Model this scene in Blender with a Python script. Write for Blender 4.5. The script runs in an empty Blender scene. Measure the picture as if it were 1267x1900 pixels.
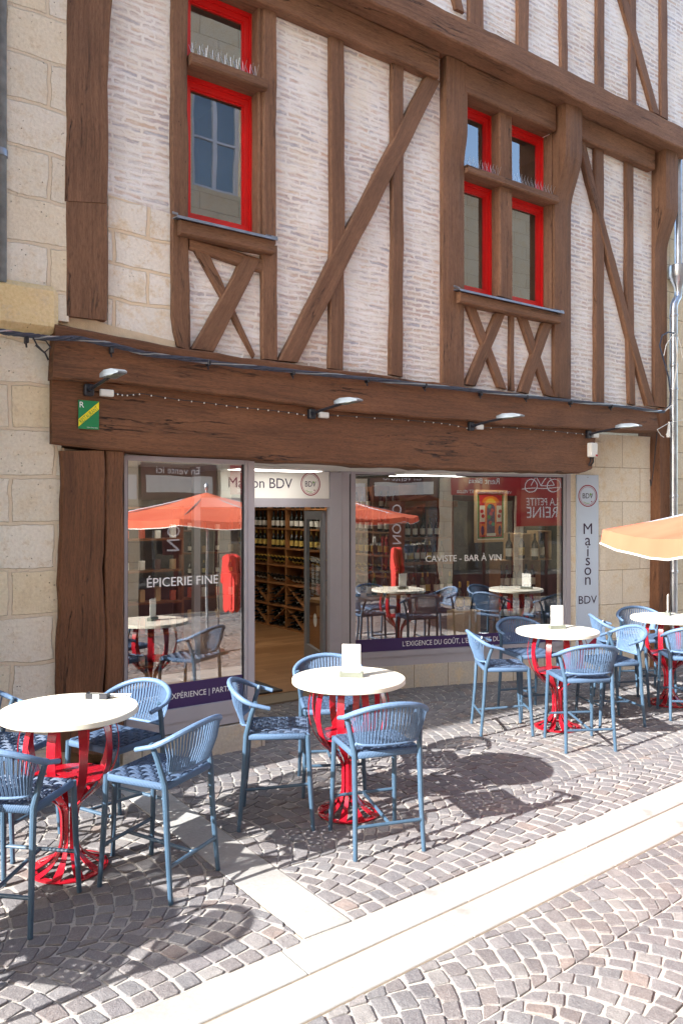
import bpy, bmesh, math, random
import numpy as np
from mathutils import Vector, Matrix, noise
random.seed(7)
S = bpy.context.scene
COL = S.collection
R = math.radians
# ------------------------------------------------------------------ camera, sky, sun, exposure
H, FPX, CX, YH = 2.1, 1478.0, 633.5, 945.0
cam = bpy.data.objects.new('camera', bpy.data.cameras.new('camera')); COL.objects.link(cam)
cam.location = (0, 0, H); cam.rotation_euler = (R(90), 0, 0)
cam.data.lens = 28; cam.data.sensor_fit = 'HORIZONTAL'; cam.data.sensor_width = 24.0
cam.data.shift_y = -5/1267; cam.data.clip_end = 500
S.camera = cam
SUN = Vector((.798, .603, 0)).normalized(); ELEV = 30.3
S.world = bpy.data.worlds.new('World'); S.world.use_nodes = True
wn = S.world.node_tree; bg = wn.nodes['Background']
sk = wn.nodes.new('ShaderNodeTexSky'); sk.sky_type = 'NISHITA'; sk.sun_disc = False
sk.sun_elevation = R(ELEV); sk.sun_rotation = math.atan2(-SUN.x, -SUN.y); sk.air_density = 1.0; sk.dust_density = 1.5
wn.links.new(sk.outputs[0], bg.inputs[0]); bg.inputs[1].default_value = 0.135
sl = bpy.data.lights.new('sun', 'SUN'); sl.energy = 3.8; sl.angle = R(.5); sl.color = (1, .98, .95)
so = bpy.data.objects.new('sun', sl); COL.objects.link(so); so.location = (-8, -6, 9)
d = Vector((SUN.x*math.cos(R(ELEV)), SUN.y*math.cos(R(ELEV)), -math.sin(R(ELEV))))
so.rotation_euler = d.to_track_quat('-Z', 'Y').to_euler()
S.view_settings.view_transform = 'Standard'; S.view_settings.look = 'None'
S.view_settings.exposure = 2.22; S.view_settings.gamma = 1
S.cycles.max_bounces = 10; S.cycles.transparent_max_bounces = 12

# ------------------------------------------------------------------ frames
ANG = math.atan2(1, 1.385); CA, SA = math.cos(ANG), math.sin(ANG)      # street direction
D0 = 6.14
ORG = Vector((-SA*D0, CA*D0, 0))
def W(u, v, z):                       # facade (u along, v out towards the street, z up) -> world
    return Vector((u*CA - SA*(D0-v), u*SA + CA*(D0-v), z))
def fp(px, py, v=0.0):                # a measured direction met with the facade plane v -> (u, z)
    a = (px-CX)/FPX; Y = (D0-v)/(CA-SA*a)
    return (Y*(CA*a+SA), H-(py-YH)/FPX*Y)
def fu(px, v=0.0): return fp(px, 0, v)[0]
def fz(px, py, v=0.0): return fp(px, py, v)[1]
def to_uv(x, y): return (x*CA+y*SA, D0-(-x*SA+y*CA))
# splayed shop window frame (t along, o out, z)
SP0 = Vector((5.37, -1.24)); _d = Vector((8.18, -.31))-SP0; SL = _d.length; SD = _d.normalized(); SN = Vector((-SD.y, SD.x))
def TS(p):
    q = SP0 + SD*p[0] + SN*p[1]; return (q.x, q.y, p[2])
def sp(px, py, o=0.0):
    a = (px-CX)/FPX
    p0 = W(*TS((0, o, 0))); p1 = W(*TS((1, o, 0))); dx, dy = p1.x-p0.x, p1.y-p0.y
    t = (a*p0.y-p0.x)/(dx-a*dy); Y = p0.y+t*dy
    return (t, H-(py-YH)/FPX*Y)

# ------------------------------------------------------------------ mesh builder
class MB:
    def __init__(s, T=None): s.V=[]; s.F=[]; s.M=[]; s.U=[]; s.T=T
    def pts(s, ps):
        n=len(s.V); s.V += [tuple(s.T(p)) if s.T else tuple(p) for p in ps]; return n
    def f(s, idx, m=0, uv=None): s.F.append(tuple(idx)); s.M.append(m); s.U.append(uv)
    def quad(s, ps, m=0, uv=None):
        n=s.pts(ps); s.f(range(n, n+len(ps)), m, uv); return s
    def box(s, a, b, m=0):
        x0,y0,z0=a; x1,y1,z1=b
        if x0>x1: x0,x1=x1,x0
        if y0>y1: y0,y1=y1,y0
        if z0>z1: z0,z1=z1,z0
        n=s.pts([(x0,y0,z0),(x1,y0,z0),(x1,y1,z0),(x0,y1,z0),(x0,y0,z1),(x1,y0,z1),(x1,y1,z1),(x0,y1,z1)])
        for q in ((0,3,2,1),(4,5,6,7),(0,1,5,4),(2,3,7,6),(1,2,6,5),(3,0,4,7)):
            s.f([n+i for i in q], m)
        return s
    def rbox(s, c, h, r=.01, m=0, rot=None):      # box with chamfered edges, centre c, half sizes h
        hx,hy,hz=h; r=min(r,hx*.9,hy*.9,hz*.9); P=[]
        for z,k in ((-hz,1),(-hz+r,0),(hz-r,0),(hz,1)):
            a,b=(hx-r*k,hy-r*k)
            P+=[(-a+r*(1-k),-b,z),(a-r*(1-k),-b,z),(a,-b+r*(1-k),z),(a,b-r*(1-k),z),(a-r*(1-k),b,z),(-a+r*(1-k),b,z),(-a,b-r*(1-k),z),(-a,-b+r*(1-k),z)]
        if rot is not None: P=[tuple(rot@Vector(p)) for p in P]
        n=s.pts([(p[0]+c[0],p[1]+c[1],p[2]+c[2]) for p in P])
        for k in range(3):
            for i in range(8):
                j=(i+1)%8; s.f((n+k*8+i,n+k*8+j,n+k*8+8+j,n+k*8+8+i),m)
        s.f([n+i for i in range(7,-1,-1)],m); s.f([n+24+i for i in range(8)],m); return s
    def prism(s, poly, fn, a, b, m=0):
        k=len(poly); n=s.pts([fn(x,y,a) for x,y in poly]+[fn(x,y,b) for x,y in poly])
        s.f(range(n,n+k),m); s.f(range(n+2*k-1,n+k-1,-1),m)
        for i in range(k):
            j=(i+1)%k; s.f((n+i,n+k+i,n+k+j,n+j),m)
        return s
    def tube(s, ps, r, n=8, closed=False, m=0, flat=1.0):
        ps=[Vector(p) for p in ps]; k=len(ps); rs = r if isinstance(r,(list,tuple)) else [r]*k
        up=Vector((0,0,1)); prev=None; rings=[]
        for i,p in enumerate(ps):
            if closed: t=ps[(i+1)%k]-ps[i-1]
            else: t=ps[min(i+1,k-1)]-ps[max(i-1,0)]
            t.normalize()
            if prev is None:
                a=t.cross(up)
                if a.length<.05: a=t.cross(Vector((1,0,0)))
            else: a=prev-t*prev.dot(t)
            a.normalize(); prev=a; b=t.cross(a)
            rings.append(s.pts([p+a*(rs[i]*math.cos(2*math.pi*j/n))+b*(rs[i]*flat*math.sin(2*math.pi*j/n)) for j in range(n)]))
        for i in range(k if closed else k-1):
            A=rings[i]; B=rings[(i+1)%k]
            for j in range(n):
                q=(j+1)%n; s.f((A+j,A+q,B+q,B+j),m)
        if not closed:
            s.f([rings[0]+j for j in range(n-1,-1,-1)],m); s.f([rings[-1]+j for j in range(n)],m)
        return s
    def lathe(s, prof, c=(0,0,0), n=24, m=0, axis='z'):
        rings=[]
        for r,z in prof:
            q=[(r*math.cos(2*math.pi*j/n), r*math.sin(2*math.pi*j/n), z) for j in range(n)]
            if axis=='y': q=[(x,z_,y) for x,y,z_ in q]
            if axis=='x': q=[(z_,x,y) for x,y,z_ in q]
            rings.append(s.pts([(a+c[0],b+c[1],e+c[2]) for a,b,e in q]))
        for i in range(len(rings)-1):
            mm = m[i] if isinstance(m,(list,tuple)) else m
            for j in range(n):
                q=(j+1)%n; s.f((rings[i]+j,rings[i]+q,rings[i+1]+q,rings[i+1]+j),mm)
        m0=m[0] if isinstance(m,(list,tuple)) else m; m1=m[-1] if isinstance(m,(list,tuple)) else m
        s.f([rings[0]+j for j in range(n-1,-1,-1)],m0); s.f([rings[-1]+j for j in range(n)],m1); return s
    def build(s, name, mats, parent=None, frame='F', smooth=False, recalc=True, sharp=35):
        me=bpy.data.meshes.new(name)
        V=[(p[0],-p[1],p[2]) for p in s.V] if frame=='F' else s.V
        me.from_pydata(V,[],s.F)
        if not isinstance(mats,(list,tuple)): mats=[mats]
        for m in mats: me.materials.append(m)
        me.polygons.foreach_set('material_index', s.M)
        if any(u is not None for u in s.U):
            ul=me.uv_layers.new(name='UVMap'); data=[]
            for f,u in zip(s.F,s.U):
                if u is None: u=[(0,0)]*len(f)
                for w in u: data+=[w[0],w[1]]
            ul.data.foreach_set('uv',data)
        if recalc:
            bm=bmesh.new(); bm.from_mesh(me); bmesh.ops.recalc_face_normals(bm,faces=bm.faces); bm.to_mesh(me); bm.free()
        if smooth:
            me.polygons.foreach_set('use_smooth',[True]*len(me.polygons)); me.set_sharp_from_angle(angle=R(sharp))
        me.update()
        o=bpy.data.objects.new(name,me); COL.objects.link(o)
        if parent is not None: o.parent=parent
        elif frame=='F': o.rotation_euler=(0,0,ANG); o.location=ORG; RC.append(o)
        else: RC.append(o)
        return o
RC=[]
def thing(name, label, cat, group=None, frame='F', loc=None, rz=0):
    o=bpy.data.objects.new(name,None); COL.objects.link(o); o.empty_display_size=.2
    if loc is not None: o.location=loc; o.rotation_euler=(0,0,rz)
    elif frame=='F': o.rotation_euler=(0,0,ANG); o.location=ORG; RC.append(o)
    else: RC.append(o)
    return tag(o,label,cat,group)
def tag(o, label, cat, group=None, kind=None):
    o['label']=label; o['category']=cat
    if group: o['group']=group
    if kind: o['kind']=kind
    return o
def struct(o, label=None):
    o['kind']='structure'
    if label: o['label']=label
    return o
def recenter():
    def walk(o, off):
        out=[]
        if o.type=='MESH': out.append((o,off))
        for c in o.children: out+=walk(c, off+c.location)
        return out
    for o in RC:
        if o.parent: continue
        ms=walk(o,Vector((0,0,0))); lo=Vector((1e9,)*3); hi=-lo
        if not ms: continue
        for m,off in ms:
            co=np.empty(len(m.data.vertices)*3); m.data.vertices.foreach_get('co',co); co=co.reshape(-1,3)
            if len(co)==0: continue
            a=Vector(co.min(0))+off; b=Vector(co.max(0))+off
            lo=Vector(map(min,lo,a)); hi=Vector(map(max,hi,b))
        c=Vector(((lo.x+hi.x)/2,(lo.y+hi.y)/2,lo.z))
        o.location=o.location+Matrix.Rotation(o.rotation_euler.z,3,'Z')@c
        if o.type=='MESH' and o.data.users==1: o.data.transform(Matrix.Translation(-c))
        for ch in o.children: ch.location=ch.location-c
def copy_tree(o, parent=None):
    c=o.copy(); COL.objects.link(c)
    if parent is not None: c.parent=parent
    for ch in list(o.children): copy_tree(ch,c)
    return c

# ------------------------------------------------------------------ materials
def hexc(r,g,b):
    return tuple(((x/255)/12.92 if x/255<=.04045 else ((x/255+.055)/1.055)**2.4) for x in (r,g,b))+(1,)
class NT:
    def __init__(s,name):
        s.m=bpy.data.materials.new(name); s.m.use_nodes=True; s.t=s.m.node_tree; s.N=s.t.nodes; s.L=s.t.links; s.b=s.N['Principled BSDF']
    def n(s,typ,**kw):
        x=s.N.new('ShaderNode'+typ)
        for k,v in kw.items(): setattr(x,k,v)
        return x
    def link(s,a,b): s.L.new(a,b); return b
    def val(s,sock,v):
        if hasattr(v,'links') or isinstance(v,bpy.types.NodeSocket): s.L.new(v,sock)
        else: sock.default_value=v
    def math(s,op,a,b=None,c=None,clamp=False):
        x=s.n('Math',operation=op,use_clamp=clamp); s.val(x.inputs[0],a)
        if b is not None: s.val(x.inputs[1],b)
        if c is not None: s.val(x.inputs[2],c)
        return x.outputs[0]
    def mix(s,f,a,b,mode='MIX'):
        x=s.n('Mix',data_type='RGBA',blend_type=mode); s.val(x.inputs[0],f); s.val(x.inputs[6],a); s.val(x.inputs[7],b); return x.outputs[2]
    def noise(s,vec,scale,detail=4,rough=.55,dist=0):
        x=s.n('TexNoise'); x.inputs['Scale'].default_value=scale; x.inputs['Detail'].default_value=detail
        x.inputs['Roughness'].default_value=rough; x.inputs['Distortion'].default_value=dist
        if vec is not None: s.L.new(vec,x.inputs['Vector'])
        return x
    def ramp(s,f,stops,interp='LINEAR'):
        x=s.n('ValToRGB'); x.color_ramp.interpolation=interp; e=x.color_ramp.elements
        while len(e)<len(stops): e.new(.5)
        for i,(p,c) in enumerate(stops):
            e[i].position=p; e[i].color=c if isinstance(c,tuple) else (c,c,c,1)
        s.L.new(f,x.inputs[0]); return x.outputs[0]
    def map(s,vec,sc=(1,1,1),loc=(0,0,0),rot=(0,0,0)):
        x=s.n('Mapping'); x.inputs['Scale'].default_value=sc; x.inputs['Location'].default_value=loc; x.inputs['Rotation'].default_value=rot
        s.L.new(vec,x.inputs[0]); return x.outputs[0]
    def bump(s,h,strength=.5,dist=.01,nrm=None):
        x=s.n('Bump'); x.inputs['Strength'].default_value=strength; x.inputs['Distance'].default_value=dist
        s.L.new(h,x.inputs['Height'])
        if nrm is not None: s.L.new(nrm,x.inputs['Normal'])
        return x.outputs[0]
    def out(s,color=None,rough=None,normal=None,metal=None,spec=None,coat=None):
        for k,v in (('Base Color',color),('Roughness',rough),('Normal',normal),('Metallic',metal),('Specular IOR Level',spec),('Coat Weight',coat)):
            if v is not None: s.val(s.b.inputs[k],v)
        return s.m
    @property
    def uv(s): return s.n('TexCoord').outputs['UV']
    @property
    def ob(s): return s.n('TexCoord').outputs['Object']
def plain(name,c,rough=.5,metal=0,var=.12,sc=6,bump=.0,spec=.5,coat=0):
    t=NT(name); nz=t.noise(t.ob,sc,5)
    c=c if len(c)==4 else tuple(c)+(1,)
    dk=tuple(x*(1-var) for x in c[:3])+(1,); lt=tuple(min(1,x*(1+var)) for x in c[:3])+(1,)
    col=t.ramp(nz.outputs[0],[(.3,dk),(.7,lt)])
    rg=t.math('MULTIPLY_ADD',nz.outputs[0],.2,rough-.1,clamp=True)
    nrm=None
    if bump: nrm=t.bump(t.noise(t.ob,sc*12,4).outputs[0],bump,.004)
    return t.out(col,rg,nrm,metal,spec,coat)

def mk_wood(name,c1,c2,crack=.8,rough=.75):
    t=NT(name); uv=t.uv
    g=t.noise(t.map(uv,(1.6,34,1)),1,6,.65,.4)
    big=t.noise(t.map(uv,(1.1,3,1)),1.3,4,.6)
    fine=t.noise(t.map(uv,(16,120,1)),1,4,.75)
    col=t.mix(t.ramp(g.outputs[0],[(.3,0.),(.72,1.)]),c1,c2)
    col=t.mix(t.math('MULTIPLY',t.ramp(big.outputs[0],[(.35,0.),(.75,1.)]),.55),col,tuple(x*1.35 for x in c2[:3])+(1,))
    col=t.mix(t.math('MULTIPLY',t.ramp(fine.outputs[0],[(.35,1.),(.55,0.)]),.5),col,tuple(x*.45 for x in c1[:3])+(1,))
    # paint scuffs
    sc=t.noise(t.map(uv,(9,22,1)),1.2,6,.75)
    col=t.mix(t.math('MULTIPLY',t.ramp(sc.outputs[0],[(.71,0.),(.78,1.)]),.35),col,hexc(170,150,135))
    # cracks
    cn=t.noise(t.map(uv,(.55,7,1),(3,1,0)),1,5,.62,.3)
    cr=t.math('ABSOLUTE',t.math('SUBTRACT',cn.outputs[0],.5))
    cr=t.ramp(cr,[(.0,1.),(.009,0.)])
    mk=t.ramp(t.noise(t.map(uv,(.9,4,1),(7,2,0)),1,2).outputs[0],[(.55,0.),(.62,1.)])
    cr=t.math('MULTIPLY',t.math('MULTIPLY',cr,mk),crack)
    kn=t.n('TexVoronoi'); kn.inputs['Scale'].default_value=1; t.link(t.map(uv,(5,9,1)),kn.inputs['Vector'])
    dots=t.ramp(kn.outputs['Distance'],[(.03,1.),(.06,0.)])
    col=t.mix(t.math('MAXIMUM',cr,t.math('MULTIPLY',dots,.6)),col,(.012,.007,.004,1))
    oi=t.n('ObjectInfo'); col=t.mix(t.math('MULTIPLY',oi.outputs['Random'],.2),col,tuple(x*.45 for x in c1[:3])+(1,))
    h=t.math('ADD',t.math('MULTIPLY',g.outputs[0],.6),t.math('MULTIPLY',fine.outputs[0],.25))
    h=t.math('ADD',h,t.math('MULTIPLY',big.outputs[0],1.2))
    h=t.math('SUBTRACT',h,t.math('MULTIPLY',cr,2.0))
    return t.out(col,t.math('MULTIPLY_ADD',g.outputs[0],.25,rough-.15),t.bump(h,.85,.012),spec=.3)
M={}
M['wood']=mk_wood('timber_brown',hexc(94,67,50),hexc(142,106,82),.9)
M['wood2']=mk_wood('timber_dark_brown',hexc(86,58,41),hexc(130,90,64),1.0)
def mk_infill():
    t=NT('brick_and_lime'); uv=t.uv
    w=t.noise(uv,3.2,3); w2=t.noise(uv,22,3,.6)
    dv=t.n('VectorMath',operation='MULTIPLY_ADD'); t.link(w.outputs['Color'],dv.inputs[0]); dv.inputs[1].default_value=(.16,.06,0); t.link(uv,dv.inputs[2])
    dv2=t.n('VectorMath',operation='MULTIPLY_ADD'); t.link(w2.outputs['Color'],dv2.inputs[0]); dv2.inputs[1].default_value=(.06,.026,0); t.link(dv.outputs[0],dv2.inputs[2])
    b=t.n('TexBrick'); t.link(dv2.outputs[0],b.inputs['Vector']); b.offset=.5; b.squash=1
    b.inputs['Scale'].default_value=1; b.inputs['Brick Width'].default_value=.23; b.inputs['Row Height'].default_value=.053
    b.inputs['Mortar Size'].default_value=.017; b.inputs['Mortar Smooth'].default_value=.7; b.inputs['Bias'].default_value=0
    b.inputs['Color1'].default_value=(0,0,0,1); b.inputs['Color2'].default_value=(1,1,1,1); b.inputs['Mortar'].default_value=(0,0,0,1)
    rnd=b.outputs['Color']; mort=b.outputs['Fac']
    bc=t.ramp(rnd,[(.0,hexc(206,178,162)),(.25,hexc(172,170,182)),(.5,hexc(212,186,162)),(.75,hexc(164,168,184)),(1,hexc(194,164,152))])
    sm=t.noise(uv,1.6,5,.7); sm2=t.noise(t.map(uv,(3.5,16,1)),1.3,5,.7)
    cov=t.ramp(t.math('ADD',t.math('MULTIPLY',sm.outputs[0],.5),t.math('MULTIPLY',sm2.outputs[0],.62)),[(.48,1.),(.63,.0)])
    lime=t.ramp(t.noise(uv,2.3,5,.6).outputs[0],[(.3,hexc(230,227,221)),(.6,hexc(240,239,238)),(.8,hexc(246,246,249))])
    lime=t.mix(t.math('MULTIPLY',t.ramp(t.noise(uv,.9,5,.7).outputs[0],[(.5,0.),(.72,1.)]),.45),lime,hexc(236,218,190))
    vis=t.math('MULTIPLY',t.math('SUBTRACT',1.0,mort),cov)
    col=t.mix(vis,lime,bc)
    gr=t.noise(uv,90,3)
    col=t.mix(.16,col,t.ramp(gr.outputs[0],[(.3,hexc(206,194,180)),(.7,hexc(248,244,238))]))
    h=t.math('ADD',t.math('MULTIPLY',t.math('SUBTRACT',1.,mort),-.5),t.math('ADD',t.math('MULTIPLY',sm2.outputs[0],1.1),t.math('MULTIPLY',gr.outputs[0],.3)))
    return t.out(col,.92,t.bump(h,.9,.012),spec=.15)
M['infill']=mk_infill()
def mk_stone(name,cs,bw=.52,bh=.33,mort=.014,mc=(205,195,178),pits=1.,dist=.02,off=(0,0,0),warm=.4):
    t=NT(name); uv=t.uv
    w=t.noise(uv,2.5,4); dv=t.n('VectorMath',operation='MULTIPLY_ADD'); t.link(w.outputs['Color'],dv.inputs[0]); dv.inputs[1].default_value=(dist,dist,0); t.link(t.map(uv,(1,1,1),off),dv.inputs[2])
    b=t.n('TexBrick'); t.link(dv.outputs[0],b.inputs['Vector']); b.offset=.5
    b.inputs['Scale'].default_value=1; b.inputs['Brick Width'].default_value=bw; b.inputs['Row Height'].default_value=bh
    b.inputs['Mortar Size'].default_value=mort; b.inputs['Mortar Smooth'].default_value=.3
    b.inputs['Color1'].default_value=(0,0,0,1); b.inputs['Color2'].default_value=(1,1,1,1); b.inputs['Mortar'].default_value=(0,0,0,1)
    k=len(cs); bc=t.ramp(b.outputs['Color'],[(i/(k-1),hexc(*c)) for i,c in enumerate(cs)])
    n1=t.noise(uv,3.2,6,.65); n2=t.noise(uv,40,4,.6)
    bc=t.mix(t.math('MULTIPLY',t.ramp(t.noise(uv,4.5,6,.75).outputs[0],[(.5,0.),(.62,1.)]),warm*1.4),bc,hexc(222,194,146))
    bc=t.mix(t.math('MULTIPLY',t.ramp(t.noise(uv,9,6,.8).outputs[0],[(.56,0.),(.62,1.)]),.4),bc,hexc(206,192,170))
    bc=t.mix(t.math('MULTIPLY',t.ramp(t.noise(uv,1.3,5,.7).outputs[0],[(.5,0.),(.8,1.)]),.45),bc,hexc(226,220,208))
    bc=t.mix(.25,bc,t.ramp(n2.outputs[0],[(.3,hexc(160,145,120)),(.7,hexc(238,228,208))]))
    v=t.n('TexVoronoi'); v.inputs['Scale'].default_value=26; t.link(uv,v.inputs['Vector'])
    pm=t.ramp(n1.outputs[0],[(.45,0.),(.6,1.)])
    pit=t.math('MULTIPLY',t.math('MULTIPLY',t.ramp(v.outputs['Distance'],[(.06,1.),(.13,0.)]),pm),pits)
    bc=t.mix(pit,bc,hexc(96,80,60))
    col=t.mix(b.outputs['Fac'],bc,hexc(*mc))
    h=t.math('ADD',t.math('MULTIPLY',b.outputs['Fac'],-.5),t.math('ADD',t.math('MULTIPLY',n1.outputs[0],1.),t.math('MULTIPLY',n2.outputs[0],.3)))
    h=t.math('SUBTRACT',h,t.math('MULTIPLY',pit,.8))
    return t.out(col,.9,t.bump(h,1.,.022),spec=.2)
M['stone']=mk_stone('limestone_blocks',[(238,233,220),(230,224,210),(242,239,230),(236,222,190),(240,235,224)],.62,.34,.016,(222,208,186),1.,.09,(0,0,0),.18)
M['stone_clean']=mk_stone('dressed_limestone',[(226,215,196),(230,220,202),(220,207,186)],.62,.44,.004,(170,150,125),.4,.004)
M['stone_white']=mk_stone('white_limestone',[(244,241,236),(238,234,226),(246,244,240)],.56,.27,.016,(226,208,182),.5,.08)
M['base_stone']=mk_stone('plinth_stone',[(186,178,166),(196,187,175),(178,170,158)],.55,.6,.005,(120,108,92),.3,.004)
M['opp_stone']=mk_stone('pale_ashlar',[(222,208,176),(228,216,188),(216,200,168)],.9,.36,.006,(180,165,140),.2,.004)
M['yellow_stone']=mk_stone('yellow_corbel_stone',[(232,206,150),(236,214,164)],3,3,.004,(190,170,130),1.,.05)
M['lime']=plain('lime_mortar',hexc(212,196,170),.95,0,.12,9,.7,.1)
def mk_slab():
    t=NT('pale_paving_slab'); uv=t.ob; n1=t.noise(uv,1.7,6,.65); n2=t.noise(uv,55,4,.6)
    c=t.ramp(n1.outputs[0],[(.3,hexc(146,145,142)),(.7,hexc(163,162,159))])
    c=t.mix(.2,c,t.ramp(n2.outputs[0],[(.3,hexc(118,116,112)),(.7,hexc(182,180,176))]))
    st=t.noise(uv,5.5,3,.5); c=t.mix(t.math('MULTIPLY',t.ramp(st.outputs[0],[(.66,0.),(.74,1.)]),.35),c,hexc(104,99,92))
    big=t.noise(uv,.7,5,.7); c=t.mix(t.math('MULTIPLY',t.ramp(big.outputs[0],[(.45,0.),(.65,1.)]),.4),c,hexc(120,115,107))
    sp_=t.noise(uv,26,2,.5); c=t.mix(t.math('MULTIPLY',t.ramp(sp_.outputs[0],[(.74,0.),(.78,1.)]),.4),c,hexc(70,66,62))
    return t.out(c,.8,t.bump(n2.outputs[0],.3,.004),spec=.2)
M['slab']=mk_slab()
def mk_cobble():
    t=NT('porphyry_setts'); g=t.n('NewGeometry'); ri=g.outputs['Random Per Island']
    c=t.ramp(ri,[(0,hexc(108,103,102)),(.14,hexc(118,115,115)),(.3,hexc(102,100,102)),(.45,hexc(125,121,119)),(.58,hexc(111,107,108)),(.7,hexc(113,105,102)),(.76,hexc(107,106,107)),(.92,hexc(129,126,123)),(.97,hexc(128,115,108))],'CONSTANT')
    ob=t.ob; n1=t.noise(ob,14,5,.7); n2=t.noise(ob,120,4,.7)
    c=t.mix(t.ramp(n1.outputs[0],[(.35,0.),(.7,.5)]),c,hexc(90,86,87))
    c=t.mix(t.ramp(n2.outputs[0],[(.45,0.),(.75,.55)]),c,hexc(151,147,145))
    return t.out(c,.78,t.bump(t.math('ADD',t.math('MULTIPLY',n1.outputs[0],1.2),t.math('MULTIPLY',n2.outputs[0],.35)),.9,.009),spec=.3)
M['cobble']=mk_cobble()
def mk_joint():
    t=NT('sandy_joint_mortar'); n=t.noise(t.ob,60,5,.7); n2=t.noise(t.ob,1.5,4)
    c=t.ramp(n.outputs[0],[(.3,hexc(146,141,133)),(.7,hexc(184,179,171))])
    c=t.mix(t.ramp(n2.outputs[0],[(.45,0.),(.75,.4)]),c,hexc(150,138,124))
    return t.out(c,.95,t.bump(n.outputs[0],.8,.006),spec=.1)
M['joint']=mk_joint()
def mk_far():
    t=NT('far_setts'); v=t.n('TexVoronoi'); v.inputs['Scale'].default_value=9; t.link(t.ob,v.inputs['Vector'])
    c=t.mix(.5,t.ramp(v.outputs['Color'],[(.2,hexc(130,118,112)),(.8,hexc(166,152,142))]),t.ramp(v.outputs['Distance'],[(.1,hexc(140,126,120)),(.6,hexc(190,180,168))]))
    return t.out(c,.85,t.bump(v.outputs['Distance'],.4,.01))
M['far']=mk_far()
def mk_glass(name,f0,tint=(.93,.96,.94,1)):
    t=NT(name); g=t.n('NewGeometry')
    dp=t.n('VectorMath',operation='DOT_PRODUCT'); t.link(g.outputs['Incoming'],dp.inputs[0]); t.link(g.outputs['Normal'],dp.inputs[1])
    c=t.math('ABSOLUTE',dp.outputs['Value']); f=t.math('POWER',t.math('SUBTRACT',1.,c),5.)
    fac=t.math('MULTIPLY_ADD',f,1-f0,f0,clamp=True)
    tr=t.n('BsdfTransparent'); tr.inputs[0].default_value=tint
    gl=t.n('BsdfGlossy'); gl.inputs['Roughness'].default_value=.0; gl.inputs[0].default_value=(1,1,1,1)
    nz=t.noise(t.ob,.9,2); t.link(t.bump(nz.outputs[0],.12,.02),gl.inputs['Normal'])
    mx=t.n('MixShader'); t.link(fac,mx.inputs[0]); t.link(tr.outputs[0],mx.inputs[1]); t.link(gl.outputs[0],mx.inputs[2])
    t.link(mx.outputs[0],t.N['Material Output'].inputs[0]); return t.m
M['glass']=mk_glass('shop_glass',.34)
M['glass_up']=mk_glass('window_glass',.25,(.8,.85,.85,1))
M['glass_in']=mk_glass('inner_glass',.06)
M['frame_grey']=plain('grey_lilac_lacquer',hexc(168,164,170),.4,0,.04,4)
M['frame_dark']=plain('dark_gasket',hexc(34,34,38),.5,0,.1,6)
M['door_grey']=plain('door_grey_metal',hexc(118,120,124),.4,0,.05,4)
M['red_frame']=plain('red_window_paint',(.62,.012,.012),.32,0,.1,5,.05)
M['zinc']=plain('zinc_sheet',hexc(140,150,166),.38,.7,.2,9,.2)
M['steel']=plain('galvanised_steel',hexc(176,184,194),.32,.85,.2,9,.15)
M['black']=plain('black_plastic',hexc(34,36,44),.45,0,.2,12)
M['cable']=plain('slate_cable',hexc(62,68,84),.5,0,.3,20)
M['white']=plain('white_plastic',hexc(214,214,208),.45,0,.05,8)
M['silver']=plain('lamp_silver',hexc(128,136,144),.35,.4,.1,10)
M['purple']=plain('purple_vinyl',hexc(62,40,92),.5,0,.05,6)
M['navy']=plain('dark_plum_lettering',hexc(52,36,66),.6,0,.05,6)
M['lettering']=plain('white_lettering',(.86,.86,.86),.6,0,.02,6)
M['logo_red']=plain('crimson_logo',hexc(150,24,58),.5,0,.05,8)
M['logo_green']=plain('green_logo_mark',hexc(120,170,70),.5,0,.05,8)
M['panel']=plain('cream_sign_panel',hexc(240,238,230),.5,0,.03,4)
M['sign_blue']=plain('pale_sign_panel',hexc(190,204,220),.35,0,.03,4)
M['interior_wall']=plain('shop_wall_paint',hexc(190,184,172),.85,0,.05,3)
M['ceiling']=plain('shop_ceiling_white',hexc(225,222,214),.9,0,.03,3)
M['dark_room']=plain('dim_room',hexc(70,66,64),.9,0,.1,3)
M['table_top']=plain('cream_resin',hexc(214,209,192),.42,0,.06,9,.1)
M['red_metal']=plain('red_gloss_steel',(.33,.006,.016),.24,0,.12,7,.04,.6,.3)
M['blue_metal']=plain('blue_grey_tube',hexc(61,84,104),.36,0,.1,14,.05)
def mk_rope(name,c,freq=340):
    t=NT(name); ob=t.ob; sp_=t.n('SeparateXYZ'); t.link(ob,sp_.inputs[0])
    s_=t.math('ADD',t.math('ADD',sp_.outputs[0],sp_.outputs[1]),t.math('MULTIPLY',sp_.outputs[2],.35))
    w=t.math('SINE',t.math('MULTIPLY',s_,freq*2))
    col=t.ramp(t.math('MULTIPLY_ADD',w,.5,.5),[(0,tuple(x*.55 for x in c[:3])+(1,)),(.5,c)])
    nz=t.noise(ob,220,3); col=t.mix(t.math('MULTIPLY',nz.outputs[0],.35),col,tuple(min(1,x*1.5) for x in c[:3])+(1,))
    return t.out(col,.6,t.bump(w,.5,.003),spec=.35)
M['rope']=mk_rope('blue_rope_wrap',hexc(76,100,128))
M['rope_seat']=plain('blue_rope',hexc(54,71,95),.6,0,.22,60,.3)
M['rope_back']=plain('light_blue_rope',hexc(86,111,141),.55,0,.15,60,.2)
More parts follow.
